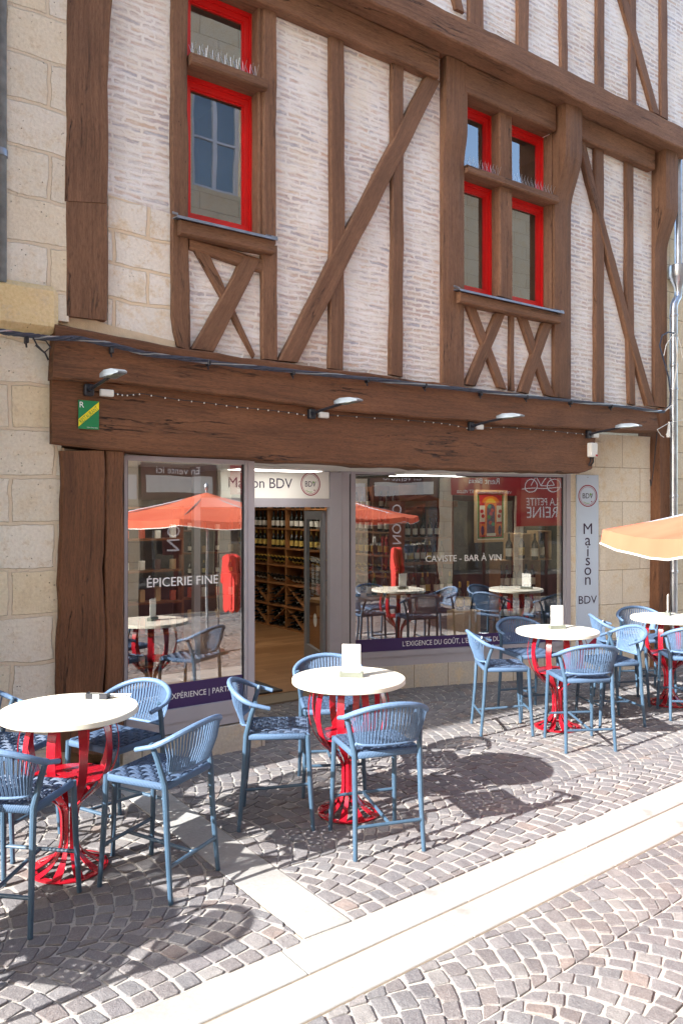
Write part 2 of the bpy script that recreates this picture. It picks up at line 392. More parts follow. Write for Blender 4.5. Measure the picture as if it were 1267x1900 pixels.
def mk_floor():
    t=NT('oak_laminate'); ob=t.ob; b=t.n('TexBrick'); t.link(ob,b.inputs['Vector']); b.inputs['Scale'].default_value=1
    b.inputs['Brick Width'].default_value=1.3; b.inputs['Row Height'].default_value=.14; b.inputs['Mortar Size'].default_value=.002
    b.inputs['Color1'].default_value=hexc(170,128,88); b.inputs['Color2'].default_value=hexc(140,100,64); b.inputs['Mortar'].default_value=hexc(80,55,36)
    n=t.noise(t.map(ob,(2,30,1)),1,5,.6); c=t.mix(t.ramp(n.outputs[0],[(.4,0.),(.7,.45)]),b.outputs[0],hexc(112,78,50))
    return t.out(c,.35,t.bump(n.outputs[0],.15,.003))
M['floor']=mk_floor()
M['pine']=plain('pine_shelf',hexc(146,98,56),.6,0,.25,7,.2)
M['oak']=plain('varnished_oak',hexc(122,74,38),.4,0,.3,6,.2)
M['crate']=plain('wine_crate_wood',hexc(156,116,74),.7,0,.2,9,.3)
M['crate_pale']=plain('pale_box_wood',hexc(196,164,120),.7,0,.12,9,.3)
M['bottle']=plain('bottle_dark_glass',(.006,.009,.006),.12,0,.2,9,0,.6)
M['foil_black']=plain('black_foil',(.012,.012,.014),.3,.2,.2,9)
M['foil_red']=plain('wine_red_foil',(.18,.01,.015),.35,.2,.2,9)
M['foil_gold']=plain('gold_foil',(.5,.32,.06),.35,.5,.2,9)
M['lab_white']=plain('white_bottle_label',hexc(226,222,210),.7,0,.06,40)
M['lab_yellow']=plain('straw_bottle_label',hexc(206,178,92),.7,0,.1,40)
M['lab_green']=plain('green_glass',(.02,.11,.03),.12,0,.2,9,0,.6)
M['card']=plain('white_menu_card',hexc(238,236,228),.6,0,.02,5)
M['card_print']=plain('grey_menu_print',hexc(170,168,160),.7,0,.1,80)
M['holder']=plain('grey_green_holder',hexc(104,108,98),.5,0,.1,20)
M['red_sign']=plain('red_shop_sign',hexc(170,22,34),.45,0,.06,3)
M['fabric_orange']=None
def mk_fabric():
    t=NT('orange_parasol_cloth'); n=t.noise(t.ob,160,3); n2=t.noise(t.ob,2.5,3)
    c=t.ramp(n2.outputs[0],[(.3,hexc(232,116,90)),(.7,hexc(238,130,102))])
    t.out(c,.85,t.bump(n.outputs[0],.2,.002),spec=.1)
    tl=t.n('BsdfTranslucent'); t.link(c,tl.inputs[0]); mx=t.n('MixShader'); mx.inputs[0].default_value=.4
    t.link(t.b.outputs[0],mx.inputs[1]); t.link(tl.outputs[0],mx.inputs[2]); t.link(mx.outputs[0],t.N['Material Output'].inputs[0]); return t.m
M['fabric_orange']=mk_fabric()
M['piping']=plain('white_piping',hexc(236,232,226),.8,0,.03,9)
M['red_cloth']=plain('red_cloth',hexc(184,48,42),.9,0,.12,12,.5)
M['green']=plain('sign_green',hexc(22,128,78),.4,0,.04,6)
M['yellow']=plain('sign_yellow',hexc(240,222,40),.4,0,.03,6)
def emit(name,c,s):
    t=NT(name); t.b.inputs['Base Color'].default_value=c; t.b.inputs['Emission Color'].default_value=c; t.b.inputs['Emission Strength'].default_value=s; return t.m
M['led_bright']=emit('lit_shop_lamp',(1,.93,.82,1),5.5)
M['led']=emit('lit_led_panel',(1,.97,.92,1),1.6)
M['tile']=plain('old_clay_tile',hexc(150,96,70),.85,0,.3,4,.6)
M['brown_shutter']=plain('plum_shopfront_paint',hexc(92,50,48),.5,0,.15,4)
M['white_wood']=plain('white_window_paint',hexc(214,218,224),.5,0,.05,6)
def mk_paper():
    t=NT('pineapple_leaf_wallpaper'); ob=t.ob
    v=t.n('TexVoronoi'); v.inputs['Scale'].default_value=1; t.link(t.map(ob,(4.2,1,1.9)),v.inputs['Vector'])
    w=t.n('TexWave'); w.bands_direction='DIAGONAL'; w.inputs['Scale'].default_value=14; w.inputs['Distortion'].default_value=5; t.link(ob,w.inputs['Vector'])
    c=t.mix(t.ramp(v.outputs['Distance'],[(.25,1.),(.45,0.)]),hexc(36,38,34),hexc(92,90,70))
    c=t.mix(t.math('MULTIPLY',w.outputs['Fac'],.4),c,hexc(24,26,24)); return t.out(c,.8)
M['paper']=mk_paper()

# ------------------------------------------------------------------ text
def text_geo(txt,spacing=1.0):
    cu=bpy.data.curves.new('t','FONT'); cu.body=txt; cu.align_x='CENTER'; cu.align_y='CENTER'; cu.space_character=spacing; cu.space_line=1.0
    cu.resolution_u=3; cu.fill_mode='FRONT'
    o=bpy.data.objects.new('t',cu); COL.objects.link(o); dg=bpy.context.evaluated_depsgraph_get(); dg.update()
    me=o.evaluated_get(dg).to_mesh(); V=[tuple(v.co[:2]) for v in me.vertices]; F=[tuple(p.vertices) for p in me.polygons]
    o.evaluated_get(dg).to_mesh_clear(); bpy.data.objects.remove(o); bpy.data.curves.remove(cu); return V,F
def text_on(mb,txt,fn,w=None,h=None,m=0,spacing=1.0,c=(0,0),rot=0,sx=None):
    V,F=text_geo(txt,spacing); xs=[v[0] for v in V]; ys=[v[1] for v in V]
    cx,cy=(min(xs)+max(xs))/2,(min(ys)+max(ys))/2; ww=max(xs)-min(xs); hh=max(ys)-min(ys)
    if w is None: kx=ky=h/hh
    elif h is None: kx=ky=w/ww
    else: kx,ky=w/ww,h/hh
    P=[]
    for x,y in V:
        a,b=(x-cx)*kx,(y-cy)*ky; P.append((c[0]+a*math.cos(rot)-b*math.sin(rot),c[1]+a*math.sin(rot)+b*math.cos(rot)))
    n=mb.pts([fn(x,y) for x,y in P])
    for f in F: mb.f([n+i for i in f],m)
def ring_on(mb,fn,c,r,wd,m=0,n=40,a0=0,a1=2*math.pi):
    k=mb.pts([fn(c[0]+rr*math.cos(a0+(a1-a0)*i/n),c[1]+rr*math.sin(a0+(a1-a0)*i/n)) for i in range(n+1) for rr in (r-wd/2,r+wd/2)])
    for i in range(n): mb.f((k+2*i,k+2*i+1,k+2*i+3,k+2*i+2),m)
def logo(mb,fn,c,r,ms=(0,1,2)):
    ring_on(mb,fn,c,r,r*.09,ms[1]); ring_on(mb,fn,c,r*.86,r*.03,ms[1])
    text_on(mb,'BDV',fn,w=r*1.15,h=r*.48,m=ms[0],c=c)
    ring_on(mb,fn,c,r*.72,r*.05,ms[2],12,R(230),R(285)); ring_on(mb,fn,(c[0]+r*.42,c[1]-r*.55),r*.03,r*.07,ms[1],8)
    ring_on(mb,fn,(c[0]+r*.32,c[1]+r*.15),r*.05,r*.1,ms[2],8)

# ================================================================== GROUND
def flat(name,u0,u1,v0,v1,z,mat,lab,sh=0):
    m=MB((lambda p:(p[0],p[1]+sh*(p[0]-4.1),p[2]))); m.quad([(u0,v0,z),(u1,v0,z),(u1,v1,z),(u0,v1,z)],0,[(u0,v0),(u1,v0),(u1,v1),(u0,v1)])
    return struct(m.build(name,mat,recalc=False),lab)
flat('ground',-150,150,-150,150,-.03,M['far'],'grey paved ground of the town')
flat('street_bed',-5,15,-1.32,8.6,.0025,M['joint'],'sandy mortar bed under the setts')
SHR=-.056
def shv(u): return SHR*(u-4.1)
def cobbles(regions):
    rng=np.random.default_rng(5); Vs=[];Fs=[];nv=0; Wd=1.22; Rr=Wd/math.sqrt(2); h=.107; NS=12
    for (u0,u1,v0,v1,vs,mode) in regions:
        ns=int(math.ceil((v1-v0)/Wd))+1
        for k in range(-1,ns+1):
            vc=vs+k*Wd; off=rng.uniform(0,h)
            nrow=int((u1-u0+1.2)/h)
            for t in range(-10,nrow):
                base=u0+t*h+off
                js=rng.normal(0,.012,NS+1); js[0]=js[-1]=0
                ph=np.linspace(-math.pi/4,math.pi/4,NS+1)+js+(rng.uniform(-.03,.03))
                for i in range(NS):
                    p0,p1=ph[i],ph[i+1]
                    def pt(p,e):
                        hh=h*e
                        return (base+Rr*math.cos(p)-Rr*.7+hh*math.cos(p)**2, vc+Rr*math.sin(p)+hh*math.cos(p)*math.sin(p))
                    g=.058; cs=[pt(p0+(p1-p0)*g,g),pt(p1-(p1-p0)*g,g),pt(p1-(p1-p0)*g,1-g),pt(p0+(p1-p0)*g,1-g)]
                    def ed(e,sg): return (base+Rr*.7071-Rr*.7+h*e, vc+sg*(Wd/2-.0045))
                    if i==0: cs[0]=ed(g,-1); cs[3]=ed(1-g,-1)
                    if i==NS-1: cs[1]=ed(g,1); cs[2]=ed(1-g,1)
                    cs=[(a+rng.normal(0,.0045),b+rng.normal(0,.0035)) for a,b in cs]
                    cs=[(a,min(max(b,vc-Wd/2+.003),vc+Wd/2-.003)) for a,b in cs]
                    cu=sum(a for a,b in cs)/4; cv=sum(b for a,b in cs)/4
                    v1_=v1+(shv(cu) if mode=='A' else 0)
                    if not(u0-.05<cu<u1+.05 and v0-.05<cv<v1_+.05): continue
                    cs=[(min(max(a,u0+.004),u1-.004),min(max(b,v0+.004),(v1+shv(a) if mode=='A' else v1)-.004)) for a,b in cs]
                    if max(a for a,b in cs)-min(a for a,b in cs)<.028 or max(b for a,b in cs)-min(b for a,b in cs)<.028: continue
                    if mode=='B': cs=[(a,b+shv(a)) for a,b in cs]
                    cu=sum(a for a,b in cs)/4; cv=sum(b for a,b in cs)/4
                    dz=rng.normal(0,.0012)
                    o8=[]
                    for q in range(4):
                        a,b=cs[q],cs[(q+1)%4]; e0=.085+rng.uniform(-.04,.05); e1=.085+rng.uniform(-.04,.05)
                        o8.append((a[0]+(b[0]-a[0])*e0,a[1]+(b[1]-a[1])*e0)); o8.append((b[0]+(a[0]-b[0])*e1,b[1]+(a[1]-b[1])*e1))
                    tilt=rng.normal(0,.035,2)
                    for sc_,z in ((1,-.016),(1,.004),(.97,.0085),(.9,.0100)):
                        for a,b in o8:
                            x=cu+(a-cu)*sc_; y=cv+(b-cv)*sc_; Vs.append((x,-y,z+dz+(tilt[0]*(x-cu)+tilt[1]*(y-cv) if z>-.01 else 0)))
                    Vs.append((cu,-cv,.0108+dz))
                    for r_ in range(3):
                        for j in range(8):
                            q=(j+1)%8; Fs.append((nv+r_*8+j,nv+r_*8+8+j,nv+r_*8+8+q,nv+r_*8+q))
                    for j in range(8): Fs.append((nv+24+j,nv+32,nv+24+(j+1)%8))
                    nv+=33
    me=bpy.data.meshes.new('cobblestones'); me.from_pydata(Vs,[],Fs); me.materials.append(M['cobble'])
    me.update()
    # winding check: make sure tops point up
    if me.polygons[24].normal.z<0: me.flip_normals()
    o=bpy.data.objects.new('cobblestones',me); COL.objects.link(o); o.rotation_euler=(0,0,ANG); o.location=ORG
    return struct(o,'grey and pink cobblestones laid in fan shaped arcs')
CU0,CU1=2.12,2.41
cobbles([(-3.2,CU0,.03,2.795,.5,'A'),(CU1,12.3,-1.28,2.795,.35,'A'),(-2.6,12.3,3.30,8.5,4.35,'B')])
flat('strip_bed',-3,12.3,2.795,3.295,.0045,plain('dark_slab_joint',hexc(120,108,92),.95,0,.2,30),'grey joint bed under the limestone strips',-.056)
flat('strip_bed',CU0-.004,CU1+.004,.03,2.885,.0045,bpy.data.materials['dark_slab_joint'],'grey joint bed under the cross strip')
def slabs(name,u0,u1,v0,v1,L,lab,along='u',sk=0):
    m=MB((lambda p:(p[0],p[1]+SHR*(p[0]-4.1),p[2])) if along=='u' else None); x=u0 if along=='u' else v0; end=u1 if along=='u' else v1; i=0
    while x<end-.05:
        l=min(L*(.8+.4*random.random()),end-x); g=.0025; dz=random.uniform(-.001,.001)
        if along=='u': a=(x+g,v0+g,-.02); b=(x+l-g,v1-g,.011+dz)
        else: a=(u0+g,x+g,-.02); b=(u1-g,x+l-g,.011+dz)
        c=[(a[j]+b[j])/2 for j in range(3)]; hh=[(b[j]-a[j])/2 for j in range(3)]; m.rbox(c,hh,.004); x+=l
    return struct(m.build(name,M['slab']),lab)
slabs('paving_strip',-3,12.3,2.80,3.033,1.3,'pale limestone strip nearer the shopfront')
slabs('paving_strip',-3,12.3,3.04,3.29,1.5,'pale limestone strip nearer the camera')
slabs('cross_strip',CU0,CU1,.03,2.89,.9,'pale limestone strip running from shop to gutter','v')

# ================================================================== THE TIMBERED HOUSE
house=thing('half_timbered_house','half timbered house with red windows, brown beams and a wine shop below','house')
def timber(name,A,B,v0,v1,mat='wood',pxl=True,jit=.006,parent=house,label=None,step=.12):
    """A,B: polylines of the two long sides (measured points), v0 back, v1 front"""
    if pxl: A=[fp(x,y,v1) for x,y in A]; B=[fp(x,y,v1) for x,y in B]
    A=[Vector(p) for p in A]; B=[Vector(p) for p in B]
    def samp(P,s):
        L=[0]
        for i in range(len(P)-1): L.append(L[-1]+(P[i+1]-P[i]).length)
        d=s*L[-1]
        for i in range(len(P)-1):
            if d<=L[i+1]+1e-9: return P[i].lerp(P[i+1],(d-L[i])/max(1e-9,L[i+1]-L[i]))
        return P[-1].copy()
    ln=sum((A[i+1]-A[i]).length for i in range(len(A)-1)); n=max(3,int(ln/step)); so_=random.uniform(0,50)
    m=MB(); rings=[]; UV=[]; ch=.014
    for i in range(n+1):
        s=i/n; a=samp(A,s); b=samp(B,s); w=(b-a); wl=w.length; w=w/max(wl,1e-6)
        ja=noise.noise(Vector((s*ln*2.2+so_,1.3,0)))*jit*2+noise.noise(Vector((s*ln*7+so_,5,0)))*jit; jb=noise.noise(Vector((s*ln*2.2+so_,9.3,0)))*jit*2+noise.noise(Vector((s*ln*7+so_,15,0)))*jit
        if jit==0: ja=jb=0
        a2=a+w*ja; b2=b+w*jb; c2=min(ch,wl*.25)
        fz_=noise.noise(Vector((s*ln*2,22+so_,0)))*jit*.8
        mid=[a2+(b2-a2)*q for q in (.35,.65)]
        P=[(a2.x,v0,a2.y),(a2.x,v1-ch,a2.y),((a2+w*c2).x,v1,(a2+w*c2).y),(mid[0].x,v1+fz_,mid[0].y),(mid[1].x,v1+fz_*.5,mid[1].y),((b2-w*c2).x,v1,(b2-w*c2).y),(b2.x,v1-ch,b2.y),(b2.x,v0,b2.y)]
        rings.append(m.pts(P)); dep=v1-v0
        UV.append([(s*ln+so_,so_+q) for q in (-dep,-.01,.0,wl*.35,wl*.65,wl,wl+.01,wl+dep)])
    for i in range(n):
        for j in range(7):
            m.f((rings[i]+j,rings[i]+j+1,rings[i+1]+j+1,rings[i+1]+j),0,(UV[i][j],UV[i][j+1],UV[i+1][j+1],UV[i+1][j]))
    for i in (0,n):
        q=[rings[i]+j for j in range(8)]; u=[(UV[i][j][1]*1.,UV[i][j][0]+j*.02) for j in range(8)]
        if i: q=q[::-1]; u=u[::-1]
        m.f(q,0,u)
    o=m.build(name,M[mat],parent,smooth=True,sharp=40)
    if label: o['label']=label
    return o
VF=.10; VI=.05                         # timber face, infill face
Z2=6.76; Z2T=7.04                       # jetty beam of the second floor
U_L=fu(121,VF); U_R=fu(1238,VF)
# window openings (u0,u1,z0,z1)
w1u0=fu(351,VF); w1u1=fu(471,-.04); w1z0=fz(515,441,.2)+.055; w1z1=6.49
w2u0=fu(862,VF); w2u1=fu(1010,-.04); w2z0=fz(1046,578,.2)+.055; w2z1=fz(1031,242,.16)+.004
WH=10.2
def wall_holes(m,u0,u1,z0,z1,holes,v,dep):
    us=sorted({u0,u1,*[h[0] for h in holes],*[h[1] for h in holes]}); zs=sorted({z0,z1,*[h[2] for h in holes],*[h[3] for h in holes]})
    for a,b in zip(us,us[1:]):
        for c,d_ in zip(zs,zs[1:]):
            mu,mz=(a+b)/2,(c+d_)/2
            if any(h[0]<mu<h[1] and h[2]<mz<h[3] for h in holes): continue
            m.quad([(a,v,c),(b,v,c),(b,v,d_),(a,v,d_)],0,[(a,c),(b,c),(b,d_),(a,d_)])
    for a,b,c,d_ in holes:
        for q in ([(a,v,c),(a,v-dep,c),(a,v-dep,d_),(a,v,d_)],[(b,v,c),(b,v-dep,c),(b,v-dep,d_),(b,v,d_)],[(a,v,c),(b,v,c),(b,v-dep,c),(a,v-dep,c)],[(a,v,d_),(b,v,d_),(b,v-dep,d_),(a,v-dep,d_)]):
            m.quad(q,0,[(p[0]+p[1],p[2]) for p in q])
m=MB(); wall_holes(m,U_L-.02,U_R,3.2,7.0,[(w1u0,w1u1,w1z0,w1z1),(w2u0,w2u1,w2z0,w2z1)],VI,.22); o=m.build('wall',M['infill'],house,recalc=False); o['label']='thin brick and lime infill between the first floor timbers'
m=MB(); m.quad([(U_L-.02,.31,Z2T-.02),(U_R+.02,.31,Z2T-.02),(U_R+.02,.31,WH),(U_L-.02,.31,WH)],0,[(0,0),(U_R-U_L,0),(U_R-U_L,3.2),(0,3.2)])
m.quad([(U_R+.02,.31,Z2T-.02),(U_R+.02,-6,Z2T-.02),(U_R+.02,-6,WH),(U_R+.02,.31,WH)],0,[(0,0),(6,0),(6,3.2),(0,3.2)]); o=m.build('upper_wall',M['infill'],house,recalc=False); o['label']='whitewashed infill of the second floor'
# rooms behind upper windows
for nm,(a,b,c,d_) in (('room',(w1u0-.4,w1u1+.5,w1z0-.1,w1z1+.05)),('room',(w2u0-.4,w2u1+.5,w2z0-.1,w2z1+.05))):
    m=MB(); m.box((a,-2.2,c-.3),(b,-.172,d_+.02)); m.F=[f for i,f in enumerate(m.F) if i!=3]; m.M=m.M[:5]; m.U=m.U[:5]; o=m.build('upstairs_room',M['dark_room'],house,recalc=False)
# roof
m=MB(); e=U_L-.3; g=U_R+.4
m.prism([(.75,WH),(.75,WH+.12),(-4,WH+3.6),(-4,WH+3.4)],lambda v,z,u:(u,v,z),e,g); m.build('roof',M['tile'],house)
# ---- first floor timbers
T=timber
T('post',[(123,-60),(123,250),(121,372)],[(214,-60),(204,55),(201,300),(201,376)],0,VF+.04,label='thick dark corner post')
T('post',[(121,373),(122,585)],[(200,377),(202,480),(200,594)],0,VF+.035)
T('post',[(320,-80),(320,400),(319,600),(330,642)],[(350,-80),(350,400),(354,600),(355,650)],0,VF)
# second floor sill beam with its rail
T('beam',[(U_L-.1,Z2),(U_R+.18,Z2)],[(U_L-.1,Z2T),(U_R+.18,Z2T)],0,.38,pxl=False,jit=.01,label='projecting beam carrying the second floor')
T('beam',[(U_L+.05,6.485),(fu(815,.16),6.49)],[(U_L+.05,6.757),(fu(815,.16),6.757)],-.1,.16,pxl=False,jit=.004)
T('beam',[(fu(864,.16),fz(1031,242,.16)),(fu(1031,.16),fz(1031,242,.16))],[(fu(864,.16),6.757),(fu(1031,.16),6.757)],-.1,.16,pxl=False,jit=.004)
T('beam',[(fu(1076,.16),6.50),(fu(1215,.16),6.50)],[(fu(1076,.16),6.757),(fu(1215,.16),6.757)],-.1,.16,pxl=False,jit=.004)
# window 1 posts (right jamb in two mouldings)
T('post',[(488,-60),(489,450)],[(514,-60),(514,452)],0,VF)
o=T('post',[(w1u1-.02,4.4),(w1u1-.02,6.49)],[(fu(500,.07),4.4),(fu(500,.07),6.49)],-.17,.075,pxl=False,jit=.002)
T('post',[(487,455),(487,665)],[(515,455),(515,668)],0,VF)
T('rail',[(352,462),(487,505)],[(352,440),(487,480)],0,VF-.005)
T('brace',[(360,462),(471,664)],[(388,466),(420,520),(474,655)][:1]+[(474,655)],0,VF-.014)
T('brace',[(450,474),(428,520),(357,646)],[(483,484),(440,570),(398,652)],0,VF+.004,label='thick diagonal brace crossing under the left window')
T('post',[(613,50),(615,400),(611,682)],[(640,60),(641,400),(639,688)],0,VF)
T('post',[(727,100),(728,450),(724,694)],[(750,108),(750,450),(748,699)],0,VF-.002)
T('brace',[(792,138),(640,430),(518,668)],[(818,150),(672,440),(554,672)],0,VF+.012,label='long diagonal brace rising to the right')
# bracket posts
def bracket(xl,xr,ytop,ycurve0,ycurve1,ybot,vt=.27,vb=VF+.01,label=None):
    a=fu(xl,vb); b=fu(xr,vb); z0=fz((xl+xr)/2,ybot,vb); zc0=fz((xl+xr)/2,ycurve1,vb); zc1=fz((xl+xr)/2,ycurve0,vb); zt=Z2-.003
    prof=[(0,z0),(vb,z0)]
    for i in range(9): s=i/8; prof.append((vb+(vt-vb)*(s*s*(3-2*s)),zc0+(zc1-zc0)*s))
    prof+=[(vt,zt),(0,zt)]
    m=MB(); so_=random.uniform(0,40); n=4; rings=[]
    for i in range(n+1):
        u=a+(b-a)*i/n; k=.008 if i in (0,n) else 0
        rings.append(m.pts([(u,max(0,v-k if v>0 else v),z) for v,z in prof]))
    P=len(prof); cum=[0]
    for i in range(P-1): cum.append(cum[-1]+math.hypot(prof[i+1][0]-prof[i][0],prof[i+1][1]-prof[i][1]))
    for i in range(n):
        for j in range(P-1):
            m.f((rings[i]+j,rings[i]+j+1,rings[i+1]+j+1,rings[i+1]+j),0,[(cum[j]+so_,so_+(b-a)*i/n),(cum[j+1]+so_,so_+(b-a)*i/n),(cum[j+1]+so_,so_+(b-a)*(i+1)/n),(cum[j]+so_,so_+(b-a)*(i+1)/n)])
    for i in (0,n): m.f([rings[i]+j for j in range(P)],0,[(z+so_,v+so_+1) for v,z in prof])
    o=m.build('bracket_post',M['wood'],house)
    if label: o['label']=label
bracket(823,862,80,235,300,720,vt=.16,label='post with curved bracket left of the double window')
bracket(1030,1060,180,290,385,738,label='post with curved bracket right of the double window')
bracket(1216,1238,265,385,465,755,label='post with curved bracket at the right end')
T('post',[(1105,262),(1105,745)],[(1121,268),(1122,748)],0,VF)
T('post',[(1162,296),(1162,500),(1168,748)],[(1177,302),(1176,500),(1180,752)],0,VF-.003)
T('brace',[(1073,258),(1115,430),(1162,610),(1202,752)],[(1086,262),(1128,430),(1178,620),(1216,754)],0,VF+.012)
# window 2 jamb, mullion
T('post',[(w2u1-.02,4.4),(w2u1-.02,6.47)],[(fu(1030,.1),4.4),(fu(1030,.1),6.45)],-.17,.075,pxl=False,jit=.002)
T('mullion',[(927,196),(928,548)],[(951,203),(952,556)],-.17,.085,jit=.002)
# under window 2
T('brace',[(866,566),(925,718)],[(884,570),(942,722)],0,VF-.006)
T('brace',[(920,580),(864,712)],[(938,584),(884,716)],0,VF+.004)
T('post',[(946,584),(946,724)],[(955,586),(956,725)],0,VF-.012)
T('brace',[(964,588),(1012,732)],[(980,592),(1030,737)],0,VF-.006)
T('brace',[(1008,598),(964,726)],[(1026,602),(982,730)],0,VF+.004)
# ---- second floor timbers
for A,B in (([(870,-60),(870,44)],[(898,-60),(898,56)]),([(961,-60),(960,88)],[(984,-60),(981,98)]),([(1040,-60),(1041,124)],[(1053,-60),(1054,134)]),
            ([(1107,-60),(1107,158)],[(1123,-60),(1122,166)]),([(1168,-60),(1170,190)],[(1181,-60),(1182,196)]),([(1226,-60),(1226,214)],[(1238,-60),(1240,222)])):
    T('upper_post',A,B,.2,.345)
T('upper_brace',[(1130,-60),(1151,0),(1211,206)],[(1148,-60),(1166,0),(1225,213)],.2,.352)
T('upper_brace',[(826,-60),(846,14)],[(842,-60),(863,22)],.2,.352)
# continuation above the frame and to the left
ut=[U_L+.1,U_L+1.1,U_L+2.1,U_L+3.1,U_L+4.0]
for u in ut: T('upper_post',[(u,Z2T-.01),(u,WH)],[(u+.16,Z2T-.01),(u+.16,WH)],.2,.34,pxl=False)
T('beam',[(U_L-.1,WH-.25),(U_R+.1,WH-.25)],[(U_L-.1,WH),(U_R+.1,WH)],.1,.37,pxl=False)
# ---- jetty beams over the shop
zB1t=3.40; zB1b=3.05
def zs(px,py,v): return fp(px,py,v)
T('beam',[(98,700),(323,720),(627,761),(960,790),(1117,797),(1223,801)],[(103,600),(330,643),(520,672),(760,703),(1000,735),(1216,757)],-.1,.20,'wood2',jit=.009,label='upper long beam above the shop')
T('beam',[(97,823),(232,837),(627,863),(900,874),(1080,878),(1098,872)],[(97,699),(323,719),(627,760),(900,780),(1080,793),(1106,796)],-.12,.14,'wood2',jit=.012,label='lower shop beam with long cracks')
for pts,wd in (([(150,744),(200,752),(262,758)],2.2),([(330,700),(420,710),(520,722)],1.6),([(440,770),(560,790),(700,806)],2.4),([(560,760),(690,782),(760,790)],1.4),([(800,812),(860,808),(880,802)],2.6),([(620,806),(660,810),(690,808)],1.8)):
    pass
T('pillar',[(113,836),(112,1000),(106,1395)],[(194,836),(195,1100),(193,1402)],-.2,.12,'wood2',jit=.012,label='weathered left half of the shop pillar')
T('pillar',[(197,836),(197,1400)],[(231,838),(231,1392)],-.2,.11,'wood2',jit=.006)
# carved losses on the pillar: raised and sunk splinters
# right pillar
pu0=9.48; pu1=fu(1250,.12)
T('pillar',[(pu0,0),(pu0,3.43)],[(pu1,0),(pu1,3.43)],-.2,.12,'wood2',pxl=False,jit=.008,label='brown pillar by the silver downpipe')

# ---- upper windows
def upwin(u0,u1,z0,z1,label,fw=.062,dep=-.04,parent=house):
    m=MB(); b=dep-.07
    def fr(a,c,d_,e,w,vf,vb):
        m.box((a,vb,c),(a+w,vf,e)); m.box((d_-w,vb,c),(d_,vf,e)); m.box((a+w,vb,c),(d_-w,vf,c+w)); m.box((a+w,vb,e-w),(d_-w,vf,e))
    fr(u0,z0,u1,z1,fw*.55,dep,b); a,c,d_,e=u0+fw*.55+.002,z0+fw*.55+.002,u1-fw*.55-.002,z1-fw*.55-.002
    fr(a,c,d_,e,fw*.75,dep-.018,b); a+=fw*.75+.001;c+=fw*.75+.001;d_-=fw*.75+.001;e-=fw*.75+.001
    fr(a,c,d_,e,.012,dep-.035,b+.01)
    f=m.build('window',M['red_frame'],parent); f['label']=label
    g=MB(); q=b+.025; g.quad([(a,q,c),(d_,q,c),(d_,q,e),(a,q,e)]); g.build('pane',M['glass_up'],f,recalc=False)
    return f
z_a=fz(470,180,-.04); z_b=fz(470,146,-.04)
upwin(w1u0,w1u1-.004,w1z0+.002,z_a,'tall lower casement of the single window')
upwin(w1u0,w1u1-.004,z_a+.098,w1z1-.003,'small upper light of the single window')
mu0=fu(928,.085); mu1=fu(952,.085); z_c=fz(1010,385,-.04); z_d=fz(1010,346,-.04)
upwin(w2u0,mu0-.0,w2z0+.002,z_c,'lower left casement of the double window'); upwin(w2u0,mu0,z_c+.088,w2z1-.003,'upper left light of the double window')
upwin(mu1,w2u1-.004,w2z0+.002,z_c,'lower right casement of the double window'); upwin(mu1,w2u1-.004,z_c+.088,w2z1-.003,'upper right light of the double window')
def transom(u0,u1,z0,z1,v=.13):
    T('transom',[(u0,z0),(u1,z0)],[(u0,z1),(u1,z1)],-.17,v,pxl=False,jit=.003)
transom(w1u0-.0,fu(495,.13),z_a+.002,z_a+.095,.15)
transom(w2u0-.0,mu0+.01,z_c+.002,z_c+.085,.15); transom(mu0+.012,fu(1034,.13),z_c+.002,z_c+.085,.15)
def sill(xl,xr,zt,label):
    u0=fu(xl,.2); u1=fu(xr,.2)
    o=T('sill',[(u0+.04,zt-.13),(u1-.01,zt-.13)],[(u0+.04,zt-.012),(u1-.01,zt-.012)],-.05,.17,pxl=False,jit=.003); o['label']=label
    m=MB(); m.prism([(-.035,zt+.02),(.205,zt-.002),(.207,zt-.024),(.197,zt-.024),(.196,zt-.01),(-.035,zt+.01)],lambda v,z,u:(u,v,z),u0,u1)
    m.prism([(VF,zt+.04),(.2,zt+.0),(.2,zt+.015),(VF,zt+.06)],lambda v,z,u:(u,v,z),u0-.004,u0+.003)
    m.prism([(VF,zt+.04),(.2,zt+.0),(.2,zt+.012),(VF,zt+.05)],lambda v,z,u:(u,v,z),u1-.06,u1)
    z=m.build('flashing',M['zinc'],o)
sill(330,515,fz(515,441,.2),'wooden sill with zinc flashing under the single window')
sill(853,1046,fz(1046,578,.2),'wooden sill with zinc flashing under the double window')
# ---- stone patch under the corner post and mortar
m=MB(); zt=fz(260,380,VI); q=[(fu(200,VI),3.3),(fu(330,VI),3.3),(fu(322,VI),zt-.02),(fu(200,VI),zt+.02)]
m.prism(q,lambda u,z,v:(u,v,z),0,VI+.012); m.U=[[(0,0)]*len(f) for f in m.F]
for i,f in enumerate(m.F): m.U[i]=[(m.V[k][0]*1.0,m.V[k][2]) for k in f]
o=m.build('stone_patch',M['stone_white'],house); o['label']='white stone blocks beside the corner post'
m=MB(); m.prism([(fu(100,.09),fz(100,600,.09)+.01),(fu(325,.09),3.36),(fu(325,.09),3.47),(fu(200,.09),3.53),(fu(104,.09),3.62)],lambda u,z,v:(u,v,z),0,.085); m.build('mortar_band',M['lime'],house)

# ---- shop ground floor structure
GL0=fu(233,0); GL1=fu(472,0); ZT=2.522; ZB=.47; REC=-1.24
